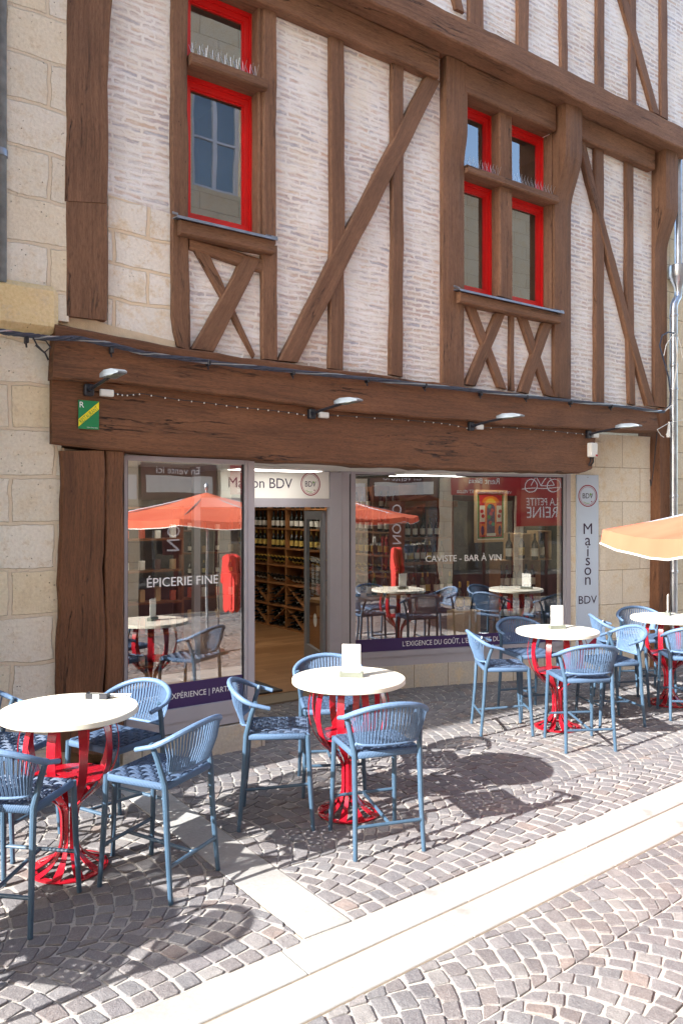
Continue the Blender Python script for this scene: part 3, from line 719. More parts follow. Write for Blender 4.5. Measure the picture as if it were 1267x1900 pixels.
# plinth of left display window
m=MB(); 
def uvbox(m,a,b):
    n=len(m.F); m.box(a,b)
    for i in range(n,len(m.F)): m.U[i]=[(m.V[k][0]+m.V[k][1],m.V[k][2]) for k in m.F[i]]
PL1=fu(492,.03)
uvbox(m,(fu(231,.0)-.02,-.25,-.02),(PL1,.03,.235)); uvbox(m,(PL1-.28,REC+.02,-.02),(PL1,-.25,.235)); o=m.build('plinth',M['base_stone'],house); o['label']='stone plinth under the left display window'
m=MB(TS); uvbox(m,(.0,-.3,-.02),(SL+.0,.05,.27)); o=m.build('plinth',M['base_stone'],house); o['label']='stone plinth under the right display window'
m=MB(); m.box((PL1-.05,REC-.3,-.02),(5.40,REC+.06,.03)); o=m.build('threshold',M['base_stone'],house)
# soffit of the recess
m=MB(); m.box((fu(233)-.05,-1.6,ZT+.01),(8.02,-.122,ZT+.06)); m.build('soffit',M['ceiling'],house)
# display window left
m=MB(); fd=.05
m.box((GL0,-.06,.25),(GL1,.005,ZB-.135)); m.box((GL0,-.06,ZB-.135),(GL1,.012,ZB-.02)) ; m.box((GL0,-.06,ZT-.03),(GL1,.0,ZT+.008))
m.box((GL0-.01,-.06,.25),(GL0+.018,-.0,ZT)); m.box((fu(454),-.08,.25),(fu(458),.008,ZT)); m.box((fu(459),-.08,.25),(GL1,.004,ZT))
m.box((GL1-.05,REC+.03,.25),(GL1-.002,-.081,ZB-.05)); m.box((GL1-.05,REC+.03,ZT-.05),(GL1-.002,-.081,ZT)); 
lw=m.build('display_window',M['frame_grey'],house); lw['label']='left display window with white EPICERIE FINE lettering'
m=MB(); m.quad([(GL0,-.02,ZB-.03),(fu(454),-.02,ZB-.03),(fu(454),-.02,ZT-.02),(GL0,-.02,ZT-.02)]); m.build('pane',M['glass'],lw,recalc=False)
m=MB(); m.quad([(GL1-.025,-.08,ZB-.06),(GL1-.025,REC,ZB-.06),(GL1-.025,REC,ZT-.03),(GL1-.025,-.08,ZT-.03)]); o=m.build('side_pane',M['glass_in'],lw,recalc=False)
m=MB(); m.box((fu(452)-.004,-.04,ZB-.03),(fu(454)+.002,-.013,ZT-.02)); m.box((GL0+.018,-.03,ZB-.03),(GL0+.026,-.013,ZT-.02)); m.build('gasket',M['frame_dark'],lw)
zb1=fz(450,1252,-.01)
m=MB(); m.box((GL0+.02,-.0195,ZB-.02),(fu(452),-.0155,zb1)); m.build('purple_band',M['purple'],lw)
m=MB(); fn=lambda x,y:(x,-.012,y)
uA,zA=fp(339,1076,-.012); wT=fu(405,-.012)-fu(273,-.012)
text_on(m,'ÉPICERIE FINE',fn,w=wT,c=((fu(405,-.012)+fu(273,-.012))/2,fz(339,1076,-.012))); m.build('lettering',M['lettering'],lw,recalc=False); m=MB()
x0=fu(320,-.012); x1=fu(428,-.012); 
text_on(m,'PASSION | EXPÉRIENCE | PARTAGE',fn,w=(x1-x0)*1.78,c=(GL0+.02+(fu(452)-GL0)*.5+.0,(ZB+zb1)/2-.012),h=.075)
m.build('lettering',M['lettering'],lw,recalc=False)
# splayed right display window
sT=2.54
m=MB(TS); m.box((0,-.09,.27),(SL,.01,.38)); m.box((0,-.09,.382),(SL,.022,.44)); m.box((0,-.09,sT-.035),(SL,.0,sT+.0)); m.box((-.05,-.1,.25),(.06,.006,sT)); m.box((.075,-.1,.25),(.13,.012,sT)); m.box((SL-.07,-.1,.25),(SL-.04,-.006,sT)); m.box((SL-.038,-.1,.25),(SL+.02,.012,sT))
rw=m.build('display_window',M['frame_grey'],house); rw['label']='right display window with white CAVISTE - BAR A VIN lettering'
m=MB(TS); m.quad([(.13,-.03,.44),(SL-.07,-.03,.44),(SL-.07,-.03,sT-.03),(.13,-.03,sT-.03)]); m.build('pane',M['glass'],rw,recalc=False)
m=MB(TS); m.box((.131,-.05,.441),(.14,-.02,sT-.036)); m.box((SL-.08,-.05,.441),(SL-.071,-.02,sT-.036)); m.box((.141,-.04,sT-.045),(SL-.081,-.024,sT-.036)); m.build('gasket',M['frame_dark'],rw)
zb2=sp(800,1181,-.02)[1]
m=MB(TS); m.box((.145,-.0295,.442),(SL-.085,-.0255,zb2)); m.build('purple_band',M['purple'],rw)
m=MB(TS); fn=lambda x,y:(x,-.022,y)
ta=sp(790,1035,-.02); tb=sp(930,1035,-.02); text_on(m,'CAVISTE - BAR À VIN',fn,w=tb[0]-ta[0],c=((ta[0]+tb[0])/2,sp(860,1034,-.02)[1])); m.build('lettering',M['lettering'],rw,recalc=False); m=MB(TS)
ta=sp(747,1195,-.02); tb=sp(937,1195,-.02); text_on(m,"L'EXIGENCE DU GOÛT, L'ÉLÉGANCE DU VIN",fn,w=(tb[0]-ta[0])*1.05,h=.085,c=(ta[0]+(tb[0]-ta[0])*.525,(zb2+.442)/2+.005))
m.build('lettering',M['lettering'],rw,recalc=False)
# door frame, transom panel and open leaf
DU0=GL1+.01; DU1=fu(620,REC); dz1=fz(560,941,REC); pz0=fz(560,925,REC); pz1=fz(560,870,REC)
m=MB(); m.box((DU0,REC-.06,.03),(DU0+.07,REC,ZT)); m.box((DU1-.06,REC-.06,.03),(5.33,REC+.004,ZT)); m.box((DU0+.07,REC-.06,dz1),(DU1-.06,REC+.006,pz0)); m.box((DU0+.07,REC-.06,pz1),(DU1-.06,REC,ZT))
df=m.build('door_frame',M['frame_grey'],house)
m=MB(); pu_=fu(411,REC); m.box((pu_,REC-.03,pz0+.001),(DU1-.062,REC-.012,pz1-.001)); pn=m.build('transom_sign',M['panel'],df); pn['label']='cream panel reading Maison BDV with a round logo'
m=MB(); fn=lambda x,y:(x,REC-.009,y)
xa=fu(425,REC); xb=fu(543,REC); text_on(m,'Maison BDV',fn,w=xb-xa,c=((xa+xb)/2,fz(485,896,REC))); m.build('sign_lettering',[M['navy']],df,recalc=False); m=MB()
logo(m,fn,(fu(577,REC),fz(577,898,REC)),.125); m.build('logo',[M['navy'],M['logo_red'],M['logo_green']],df,recalc=False)
# opened leaf turned into the shop, hinge at right jamb
lx=fu(612,REC)-.02
lv=[(lx,REC-.08),(lx,REC-.95)]
for k in range(-900,900):
    aa=k*.001; e_=(lx+.87*math.sin(aa),REC-.08-.87*math.cos(aa)); w_=W(e_[0],e_[1],0)
    if CX+FPX*w_.x/w_.y>567: lv[1]=e_; break
def TL(p):
    a=Vector(lv[0]); b=Vector(lv[1]); dd=(b-a).normalized(); nn=Vector((-dd.y,dd.x)); q=a+dd*p[0]+nn*p[1]; return (q.x,q.y,p[2])
m=MB(TL); m.box((0,-.02,.05),(.12,.02,2.08)); m.box((.75,-.02,.05),(.87,.02,2.08)); m.box((.12,-.02,.05),(.75,.02,.45)); m.box((.12,-.02,1.98),(.75,.02,2.08)); 
dl=m.build('door_leaf',M['door_grey'],house); dl['label']='grey glazed door leaf standing open inwards'
m=MB(TL); m.quad([(.12,0,.45),(.75,0,.45),(.75,0,1.98),(.12,0,1.98)]); m.build('pane',M['glass_in'],dl,recalc=False)
m=MB(TL); m.box((.8,.02,.98),(.82,.045,1.1)); m.tube([(.81,.045,1.04),(.7,.05,1.04)],.008,6); m.build('handle',M['steel'],dl)
m=MB(TL); fn=lambda x,y:(x,-.006,y); fn2=lambda x,y:(.87-x,.006,y)
for f_ in (lambda x,y:(x,.006,y),):
    text_on(m,'HORAIRES',f_,w=.4,c=(.435,1.5))
    for k in range(8): text_on(m,'10h00 - 13h00',f_,w=.34,c=(.435,1.42-k*.045))
    ring_on(m,f_,(.435,.78),.04,.08,0,20)
m.build('sticker',M['lettering'],dl,recalc=False)
# pier with banner, and beige wall to the right
def Tpier(p): return TS(p)
_a=(fu(1112,VI),VI)
m=MB(TS); uvbox(m,(SL+.022,-.3,0),(SL+.54,.0,3.06)); o=m.build('pier',M['stone_clean'],house); o['label']='pale stone pier carrying the vertical banner'
pe=TS((SL+.54,0,0)); m=MB(); q=[(pe[0],pe[1],0),(9.50,-.015,0),(9.50,-.015,3.06),(pe[0],pe[1],3.06)]
m.quad(q,0,[(p[0],p[2]) for p in q]); m.quad([(pe[0],pe[1]-.3,0),(pe[0],pe[1],0),(pe[0],pe[1],3.06),(pe[0],pe[1]-.3,3.06)],0,[(0,0),(.3,0),(.3,3),(0,3)]); o=m.build('side_wall',M['stone_clean'],house,recalc=False); o['label']='beige stone wall right of the shop'
# shop room
SU0,SU1,SV0,SV1,SZ=1.75,9.6,REC-.32,-7.4,2.95
m=MB(); m.quad([(SU0,-.3,.034),(GL1-.06,-.3,.034),(GL1-.06,REC-.28,.034),(SU0,REC-.28,.034)]); m.quad([(SU0,REC-.28,.034),(SU1,REC-.28,.034),(SU1,SV1,.034),(SU0,SV1,.034)])
a=TS((.0,-.28,.034)); b=TS((SL,-.28,.034)); m.quad([(a[0],REC-.28,.034),a,b,(SU1,-.3,.034),(SU1,REC-.28,.034)]); m.build('shop_floor',M['floor'],house,recalc=False)
m=MB(); m.quad([(SU0,-.15,SZ),(SU1,-.15,SZ),(SU1,SV1,SZ),(SU0,SV1,SZ)]); 
m.quad([(SU0,-.12,ZT+.06),(8.02,-.12,ZT+.06),(8.02,-.12,SZ),(SU0,-.12,SZ)]); m.build('shop_ceiling',M['ceiling'],house,recalc=False)
m=MB(); m.quad([(SU0,-.15,0),(SU0,SV1,0),(SU0,SV1,SZ),(SU0,-.15,SZ)]); m.quad([(SU0,SV1,0),(SU1,SV1,0),(SU1,SV1,SZ),(SU0,SV1,SZ)]); m.build('shop_wall',M['interior_wall'],house,recalc=False)
PAPV=-2.35; RKU=7.56
m=MB(); m.quad([(SU1,-.15,0),(SU1,SV1,0),(SU1,SV1,SZ),(SU1,-.15,SZ)]); o=m.build('papered_wall',M['paper'],house,recalc=False)
m=MB(); m.box((RKU,PAPV-.12,.035),(SU1-.01,PAPV,SZ-.005)); m.box((RKU,SV1+.01,.035),(RKU+.1,PAPV-.122,SZ-.005)); o=m.build('partition',M['paper'],house); o['label']='dark leafy wallpapered partition'
# low display platform in left window
m=MB(); m.box((GL0,-1.0,.036),(GL1-.2,-.12,.40)); m.build('window_bench',M['interior_wall'],house)
# ceiling lights and the recess light
def lamp_panel(u0,u1,v0,v1,z,label,mt='led_bright'):
    t=thing('ceiling_light',label,'ceiling light','flat lit ceiling lights')
    m=MB(); m.box((u0,v0,z),(u1,v1,z+.03)); m.build('frame',M['white'],t)
    m=MB(); m.box((u0+.015,v0+.015,z-.004),(u1-.015,v1-.015,z+.01)); m.build('diffuser',M[mt],t)
lamp_panel(3.75,4.75,-1.05,-.75,ZT-.022,'lit white panel under the soffit outside the shop door','led')
lamp_panel(5.9,6.9,-.98,-.80,ZT-.022,'lit white panel under the soffit before the right window','led')
lamp_panel(3.2,4.4,-3.0,-2.7,SZ-.05,'ceiling light near the shop door')
lamp_panel(6.0,7.2,-4.4,-4.1,SZ-.05,'ceiling light above the wine racks')
lamp_panel(7.8,9.0,-2.2,-1.95,SZ-.05,'ceiling light behind the right display window')
lamp_panel(3.5,4.7,-5.6,-5.3,SZ-.05,'ceiling light at the back of the shop')

# ================================================================== NEIGHBOURS
left=thing('stone_house','pale limestone house on the left with a yellow corbel stone','house')
m=MB(); ux=fu(114,.07); ua=fu(123,.07)
def facequad(m,u0,u1,z0,z1,v): m.quad([(u0,v,z0),(u1,v,z0),(u1,v,z1),(u0,v,z1)],0,[(u0,z0),(u1,z0),(u1,z1),(u0,z1)])
uvbox(m,(1.16,-.25,-.02),(ux,.07,3.05)); uvbox(m,(1.16,-.25,3.05),(fu(98,.07),.072,3.5)); uvbox(m,(1.16,-.25,3.5),(ua,.13,WH)); m.build('wall',M['stone'],left)
m=MB(); cz0=fz(60,612,.2); cz1=fz(60,522,.2)
m.rbox(((1.1+fu(112,.2))/2,.06,(cz0+cz1)/2),((fu(112,.2)-1.1)/2,.135,(cz1-cz0)/2),.045)
for i,f in enumerate(m.F): m.U[i]=[(m.V[k][0],m.V[k][2]) for k in f]
m.build('corbel',M['yellow_stone'],left,smooth=True)
m=MB(); m.prism([(ux,0),(ux+.06,0),(ux+.05,1.2),(ux+.03,2.4),(ux+.015,2.56),(ux,2.56)],lambda u,z,v:(u,v,z),-.1,.085); m.build('mortar_joint',M['lime'],left)
prot=thing('projecting_house','tall stone house projecting into the street beyond the left edge','house')
m=MB(); uvbox(m,(-14,-6,-.02),(1.05,.56,10.5)); m.build('wall',M['stone_white'],prot)
m=MB(); m.prism([(.9,10.5),(.9,10.62),(-3,13.2),(-6.5,10.6),(-6.5,10.5)],lambda v,z,u:(u,v,z),-14.2,1.15); m.build('roof',M['tile'],prot)
for k in range(4):
    for z in (1.0,4.2,7.2):
        m=MB(); a=-12.5+k*3.2; m.box((a,.53,z),(a+1.1,.6,z+1.7)); m.box((a+.52,.6,z),(a+.58,.62,z+1.7)); w=m.build('window',M['white_wood'],prot)
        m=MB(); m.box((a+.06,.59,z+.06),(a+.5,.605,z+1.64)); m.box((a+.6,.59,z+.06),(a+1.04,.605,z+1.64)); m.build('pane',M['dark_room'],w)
dp=thing('downpipe','old grey lead downpipe at the far left corner','pipe')
m=MB(); uu=fu(2,.2); m.tube([(uu,.15,fz(5,525,.15)),(uu,.15,6),(uu,.15,9.5)],.05,12); 
m.build('pipe',plain('weathered_grey_pipe',hexc(112,114,112),.7,0,.3,12,.2),dp,smooth=True)
m=MB()
for z in (4.6,6.2): m=MB(); m.lathe([(.056,z),(.058,z+.01),(.058,z+.04),(.056,z+.05)],(uu,.15,0),16); m.build('collar',M['zinc'],dp,smooth=True)
# right neighbour
rn=thing('rendered_house','cream rendered house beyond the silver downpipe','house')
m=MB(); uvbox(m,(pu1+.01,-6,-.02),(pu1+9,.02,5.2)); uvbox(m,(pu1+.01,-6,5.3),(pu1+9,.02,9.6)); m.box((pu1+.01,-6,5.2),(pu1+9,.1,5.3)); m.build('wall',M['opp_stone'],rn)
m=MB(); m.prism([(.4,9.6),(.4,9.7),(-3,12.2),(-6.3,9.7),(-6.3,9.6)],lambda v,z,u:(u,v,z),pu1,pu1+9.2); m.build('roof',M['tile'],rn)
for k in range(2):
    for z in (.9,5.6):
        m=MB(); a=pu1+2.2+k*3.4; m.box((a,.021,z),(a+1.1,.06,z+1.9)); w=m.build('window',M['white_wood'],rn); m=MB(); m.box((a+.07,.05,z+.07),(a+1.03,.064,z+1.83)); m.build('pane',M['dark_room'],w)
# silver downpipe
sd=thing('downpipe','silver downpipe with hopper at the right edge of the shop','pipe')
su=fu(1252,.17); zE=fz(1252,560,.17)
m=MB(); m.tube([(su,.15,.05),(su,.15,1.6),(su,.15,2.8),(su,.15,zE-.12),(su+.005,.15,zE-.04),(su+.05,.15,zE+.03),(su+.1,.15,zE+.08),(su+.11,.15,zE+.16)],.05,14)
m.build('pipe',M['steel'],sd,smooth=True)
m=MB(); m.lathe([(.05,zE+.13),(.052,zE+.2),(.11,zE+.34),(.12,zE+.36),(.12,zE+.5),(.11,zE+.51)],(su+.11,.15,0),18); m.lathe([(.05,zE+.5),(.05,9.4)],(su+.11,.15,0),14); m.build('hopper',M['steel'],sd,smooth=True)
m=MB()
for z in (1.25,2.25,zE-.2,fz(1250,680,.17),fz(1250,725,.17)): m=MB(); m.lathe([(.053,z),(.057,z+.008),(.057,z+.035),(.053,z+.043)],(su,.15,0),16); m.build('collar',M['steel'],sd,smooth=True)

# across the street (seen in the reflections)
OV=8.62
opp=thing('shop_building','cream stone building across the street with red shop signs','building')
holes=[]
bays=[(-2.6,.4),(1.2,4.6),(5.85,7.55),(7.85,9.35),(9.55,10.7),(11.8,14.6)]
for a,b in bays: holes.append((a,b,.02,2.95))
wins=[(-2.0,-.9),(1.0,2.1),(4.0,5.1),(7.05,8.15),(10.1,11.2)]
for a,b in wins:
    for z in (4.6,8.75): holes.append((a,b,z,z+(2.2 if z<8 else 2.0)))
holes.append((13.0,14.0,4.6,6.6))
m=MB(); wall_holes(m,-12,11.5,-.02,13.6,[h for h in holes if h[1]<11.5],OV,-.3); wall_holes(m,11.5,26,-.02,10.6,[h for h in holes if h[0]>11.5],OV,-.3)
m.build('wall',M['opp_stone'],opp,recalc=False)
m=MB(); m.box((-12,OV+.3,-.02),(26,OV+3,2.96)); m.box((-12,OV+.32,3.0),(11.5,OV+3,13.5)); m.box((11.5,OV+.32,3.0),(26,OV+3,10.5)); m.build('inner_wall',plain('opposite_room_wall',hexc(126,120,112),.9,0,.2,1.5),opp)
m=MB(); m.prism([(OV-.4,13.6),(OV-.4,13.75),(OV+4,16),(OV+4,13.6)],lambda v,z,u:(u,v,z),-12.2,11.6); m.prism([(OV-.4,10.6),(OV-.4,10.75),(OV+4,13),(OV+4,10.6)],lambda v,z,u:(u,v,z),11.7,26.2); m.build('roof',M['tile'],opp)
for (a,b,c,d_) in holes:
    if c<1:
        m=MB(); n=max(2,int((b-a)/.75))
        for k in range(n+1):
            x=a+(b-a)*k/n; m.box((x-.035,OV+.1,c),(x+.035,OV+.17,d_))
        m.box((a,OV+.1,.02),(b,OV+.16,.55)); m.box((a,OV+.1,2.3),(b,OV+.16,2.42)); w=m.build('shop_window',M['brown_shutter'],opp)
    else:
        m=MB(); mid=(a+b)/2
        for x in (a,mid-.045,b-.09): m.box((x,OV+.1,c),(x+.09,OV+.18,d_))
        for z in (c,c+(d_-c)*.5,d_-.09): m.box((a,OV+.11,z),(b,OV+.17,z+(.09 if z in (c,d_-.09) else .04)))
        w=m.build('window',M['white_wood'],opp)
    m=MB(); m.quad([(a,OV+.14,c),(b,OV+.14,c),(b,OV+.14,d_),(a,OV+.14,d_)]); m.build('pane',M['glass_up'],w,recalc=False)
for zc in (3.45,7.6): 
    m=MB(); m.box((-12,OV-.12,zc),(26 if zc<7 else 11.5,OV,zc+.2)); m.build('cornice',M['opp_stone'],opp)
# red bike-hire sign: faces our side; u axis is mirrored for someone standing in the street
def fno(off=0.0): return lambda x,y:(-x,OV-off,y)
sg=thing('shop_sign','red bicycle hire sign with white bicycle reading LA PETITE REINE','sign')
m=MB(); m.box((7.82,OV-.05,2.43),(9.38,OV-.01,3.0)); m.box((9.38,OV-.055,1.70),(10.58,OV-.01,3.0)); m.build('board',M['red_sign'],sg)
m=MB(); f_=fno(.058)
text_on(m,'LOCATION DE VÉLOS',f_,w=1.15,c=(-8.6,2.92)); text_on(m,'Rent Bikes',f_,w=.75,c=(-8.6,2.76)); text_on(m,'VENTE ASSISTANCE ET VÉLOS',f_,w=1.3,c=(-8.6,2.52))
m.build('sign_lettering',M['lettering'],sg,recalc=False); m=MB()
text_on(m,'LA PETITE',f_,w=.72,h=.17,c=(-9.98,2.29)); text_on(m,'REINE',f_,w=.74,h=.26,c=(-9.98,2.04))
m.build('sign_lettering',M['lettering'],sg,recalc=False); m=MB()
cxx=-9.98
for s in (-1,1): ring_on(m,f_,(cxx+s*.26,2.66),.15,.022,0,28)
def bar(m,f_,a,b,w=.02):
    a=Vector(a);b=Vector(b); n_=(b-a).normalized(); n_=Vector((-n_.y,n_.x))*w/2; k=m.pts([f_(*(a-n_)),f_(*(b-n_)),f_(*(b+n_)),f_(*(a+n_))]); m.f(range(k,k+4))
for a,b in (((-.26,2.66),(-.12,2.9)),((-.12,2.9),(.14,2.88)),((.14,2.88),(.02,2.66)),((.02,2.66),(-.12,2.9)),((.02,2.66),(-.26,2.66)),((.14,2.88),(.26,2.66)),((.12,2.95),(.22,2.96)),((.14,2.88),(.16,2.96)),((-.17,2.94),(-.06,2.94)),((-.12,2.9),(-.12,2.94)),((-.48,2.6),(.48,2.6))):
    bar(m,f_,(cxx+a[0],a[1]),(cxx+b[0],b[1]))
m.build('bicycle_emblem',M['lettering'],sg,recalc=False)
sg=thing('shop_sign','red and white En vente ici sign over the plum shopfront','sign')
m=MB(); m.box((5.9,OV-.04,2.35),(7.5,OV-.01,3.0)); m.build('board',M['brown_shutter'],sg)
m=MB(); m.box((6.0,OV-.044,2.45),(7.4,OV-.0405,2.76)); m.build('white_field',M['white'],sg)
m=MB(); text_on(m,'En vente ici',fno(.046),w=.9,c=(-6.65,2.87)); m.build('sign_lettering',M['lettering'],sg,recalc=False)
sg=thing('hanging_banner','dark plum vertical banner reading NOVO on the opposite shopfront','banner')
m=MB(); m.box((6.35,OV-.04,1.2),(6.75,OV-.015,2.3)); m.build('board',M['brown_shutter'],sg)
m=MB(); text_on(m,'NOVO',fno(.045),w=.95,h=.24,c=(-6.55,1.75),rot=R(90)); m.build('sign_lettering',M['lettering'],sg,recalc=False)
for i,(a,b,c,d_,lab) in enumerate(((5.05,5.45,2.35,2.8,'white notice sheet left of the plum shopfront'),(5.5,5.8,2.3,2.75,'narrow white notice sheet by the plum shopfront'))):
    m=MB(); m.box((a,OV-.02,c),(b,OV-.004,d_)); tag(m.build('notice_sheet',M['card']),lab,'notice','notices on the opposite wall')

# ================================================================== FACADE FITTINGS
def wall_lamp(px,py,L,hw,label,boxpx):
    t=thing('wall_lamp',label,'lamp','spotlights along the shop beam')
    u,z=fp(px,py,.15); 
    m=MB(); m.rbox((u,.16,z),(.035,.025,.045),.008); m.tube([(u,.17,z),(u,.22,z)],.018,8); m.build('mount',M['black'],t,smooth=True)
    m=MB(); m.tube([(u,.19,z),(u+.01,.3,z+.02),(u+.015,.15+L-.12,z+.045)],.013,8); m.build('arm',M['black'] ,t,smooth=True)
    m=MB(); c=Vector((u+.015,.15+L,z+.05)); k=hw
    pr=[(-.14,-.008),(-.14,.02),(-.06,.035),(.06,.03),(.15,.004),(.15,-.008)]
    def fn(v,zz,uu): 
        tp=1-.45*max(0,(v+.0))/.15 ; return (c.x+uu*tp,c.y+v,c.z+zz)
    m.prism(pr,fn,-k,k); m.build('head',M['silver'],t)
    m=MB(); m.box((c.x-k*.7,c.y-.1,c.z-.012),(c.x+k*.5,c.y+.08,c.z-.0085)); m.build('diffuser',M['holder'],t)
    bu,bz=fp(boxpx[0],boxpx[1],.16); m=MB(); m.rbox((bu,.16,bz),(.052,.02,.026),.006); m.build('cable_box',M['white'],t)
wall_lamp(164,724,.52,.06,'leftmost spotlight, above the green restaurant sign',(198,729))
wall_lamp(577,768,.56,.06,'second spotlight from the left along the beam',(600,770))
wall_lamp(872,791,.55,.06,'third spotlight from the left along the beam',(889,792))
wall_lamp(1090,806,.55,.06,'rightmost spotlight, above the white junction box',(1104,808))
# cable bundle
cab=thing('cable_bundle','slate grey cable bundle strung along the top of the shop beam','cable')
cp=[(-30,606),(0,614),(50,622),(95,627),(150,628),(210,640),(270,656),(340,665),(440,678),(540,688),(640,698),(740,709),(860,722),(960,733),(1060,744),(1150,753),(1210,762),(1232,764)]
base=[fp(x,y,.235) for x,y in cp]
for k in range(5):
    m=MB(); P=[]
    n=90
    for i in range(n+1):
        s=i/n*(len(base)-1); j=min(int(s),len(base)-2); q=s-j; u=base[j][0]*(1-q)+base[j+1][0]*q; z=base[j][1]*(1-q)+base[j+1][1]*q
        w=2*math.pi*(i/9+k/5); P.append((u,.235+.011*math.cos(w),z+.013*math.sin(w)+.002*math.sin(i*1.7+k)))
    m.tube(P,.0065 if k else .009,6); m.build('cable',M['cable'] if k!=2 else M['steel'],cab,smooth=True)
for x,y in ((50,629),(208,648),(388,672),(545,690),(683,704),(790,715),(893,729),(978,736),(1060,746),(1135,753)):
    u,z=fp(x,y,.24); m=MB(); m.rbox((u,.225,z-.005),(.012,.028,.022),.004); m.tube([(u,.21,z-.015),(u,.23,z-.055)],.007,6); m.build('clamp',M['black'],cab)
wl=[(60,628),(84,632),(92,645),(80,655),(66,642),(58,628)]; m=MB(); m.tube([(fp(x,y,.2)[0],.2+.01*i,fp(x,y,.2)[1]) for i,(x,y) in enumerate(wl)],.006,6); m.tube([(fp(x,y,.12)[0],.12,fp(x,y,.12)[1]) for x,y in ((66,640),(84,655),(90,668))],.007,6); m.build('cable_loop',M['black'],cab,smooth=True)
# hanging wires by the downpipe
hw_=thing('loose_wires','loose white and grey wires looping around the downpipe','wires')
for pts,r,mt,v in (([(1232,764),(1242,752),(1244,730),(1240,700),(1230,665),(1224,640),(1228,622),(1240,616),(1252,618)],.011,'cable',.24),([(1234,762),(1247,750),(1250,720),(1254,690),(1256,660),(1253,625)],.008,'white',.25),([(1253,618),(1245,625),(1236,640),(1231,660)],.006,'white',.26),([(1256,620),(1262,640),(1268,670)],.007,'white',.26),([(1219,797),(1240,785),(1266,779)],.005,'white',.24),([(1219,797),(1226,808),(1232,811)],.005,'white',.24),([(1246,785),(1240,800),(1236,806)],.005,'white',.24)):
    m=MB(); m.tube([(fp(x,y,v)[0],v+.004*math.sin(i*2.3),fp(x,y,v)[1]) for i,(x,y) in enumerate(pts)],r,6); m.build('wire',M[mt],hw_,smooth=True)
u,z=fp(1240,797,.25); m=MB(); m.tube([(u+.03,.24,z+.1),(u-.02,.26,z-.1)],[.012,.026],8); m.build('connector',M['white'],hw_,smooth=True)
bk=fp(1215,870,.14); m=MB(); m.tube([fp(1219,800,.15)[:1]+(.15,)+fp(1219,800,.15)[1:],(fp(1211,880,.15)[0],.15,fp(1211,880,.15)[1]),(fp(1206,902,.16)[0],.17,fp(1206,902,.16)[1]),(fp(1202,890,.16)[0],.19,fp(1202,890,.16)[1])],.007,6); tag(m.build('iron_hook',M['black'],smooth=True),'rusty iron rod ending in a hook on the right pillar','hook')
# fairy light string
fl=thing('light_string','thin wire with tiny round bulbs strung between the spotlights','light string')
sp_pts=[(210,729),(232,733),(262,730),(330,741),(392,748),(444,755),(495,760),(545,766),(578,772),(620,770),(710,776),(790,782),(830,786),(872,795),(935,792),(1000,797),(1060,803),(1092,806)]
m=MB(); P=[(fp(x,y,.165)[0],.165,fp(x,y,.165)[1]) for x,y in sp_pts]; m.tube(P,.0035,5); m.build('wire',M['black'],fl)
for i in range(0,46):
    s=i/45*(len(P)-1); j=min(int(s),len(P)-2); q=s-j; c=[P[j][a]*(1-q)+P[j+1][a]*q for a in range(3)]
    m=MB(); m.lathe([(.002,-.007),(.0055,-.004),(.0055,.001),(.002,.006)],(c[0],c[1]+.004,c[2]-.004),8); m.build('bulb',M['white'],fl,smooth=True)
# junction box
u,z=fp(1098,835,.16); t=thing('junction_box','white plastic junction box at the right end of the shop beam','box')
m=MB(); m.rbox((u,.165,z),(.062,.035,.085),.01); m.build('case',M['white'],t,smooth=True)
m=MB(); m.rbox((u+.035,.2,z-.065),(.018,.006,.012),.002); m.build('red_tab',M['red_sign'],t)
m=MB()
for k in (-.02,.02): m.tube([(u+k,.16,z-.085),(u+k*1.5,.16,z-.14),(u+k-.03,.15,z-.19)],.008,6); m.lathe([(.012,-.1),(.016,-.09),(.016,-.08),(.01,-.075)],(u+k,.16,z),8)
m.build('cable_gland',M['black'],t)
# restaurant sign
t=thing('restaurant_sign','small green and yellow square RESTAURANT plate on the left of the beam','sign')
a=fp(146,742,.16); b=fp(184,795,.16); u0,u1=a[0],b[0]; z1=fz(165,743,.16); z0=fz(165,796,.16); w=u1-u0; h=z1-z0
m=MB(); m.box((u0,.148,z0),(u1,.156,z1)); m.build('plate',M['green'],t)
m=MB(); q=[(u0,z0+h*.07),(u1,z1-h*.28),(u1,z1-h*.02),(u0,z0+h*.33)]; m.quad([(x,.1575,y) for x,y in q]); m.build('yellow_band',M['yellow'],t,recalc=False)
m=MB(); ang=math.atan2(h*.65,w); text_on(m,'RESTAURANT',lambda x,y:(x,.159,y),w=math.hypot(w,h*.65)*.84,h=h*.15,c=((u0+u1)/2,(z0+z1)/2+.002-h*.0-.005+h*.02),rot=ang,m=1)
m.build('sign_lettering',[M['lettering'],M['green']],t,recalc=False); m=MB()
text_on(m,'R',lambda x,y:(x,.159,y),h=h*.2,c=(u0+w*.16,z1-h*.16)); text_on(m,'Maître Restaurateur',lambda x,y:(x,.159,y),w=w*.55,c=(u0+w*.68,z0+h*.06)); m.build('sign_lettering',[M['lettering'],M['green']],t,recalc=False)
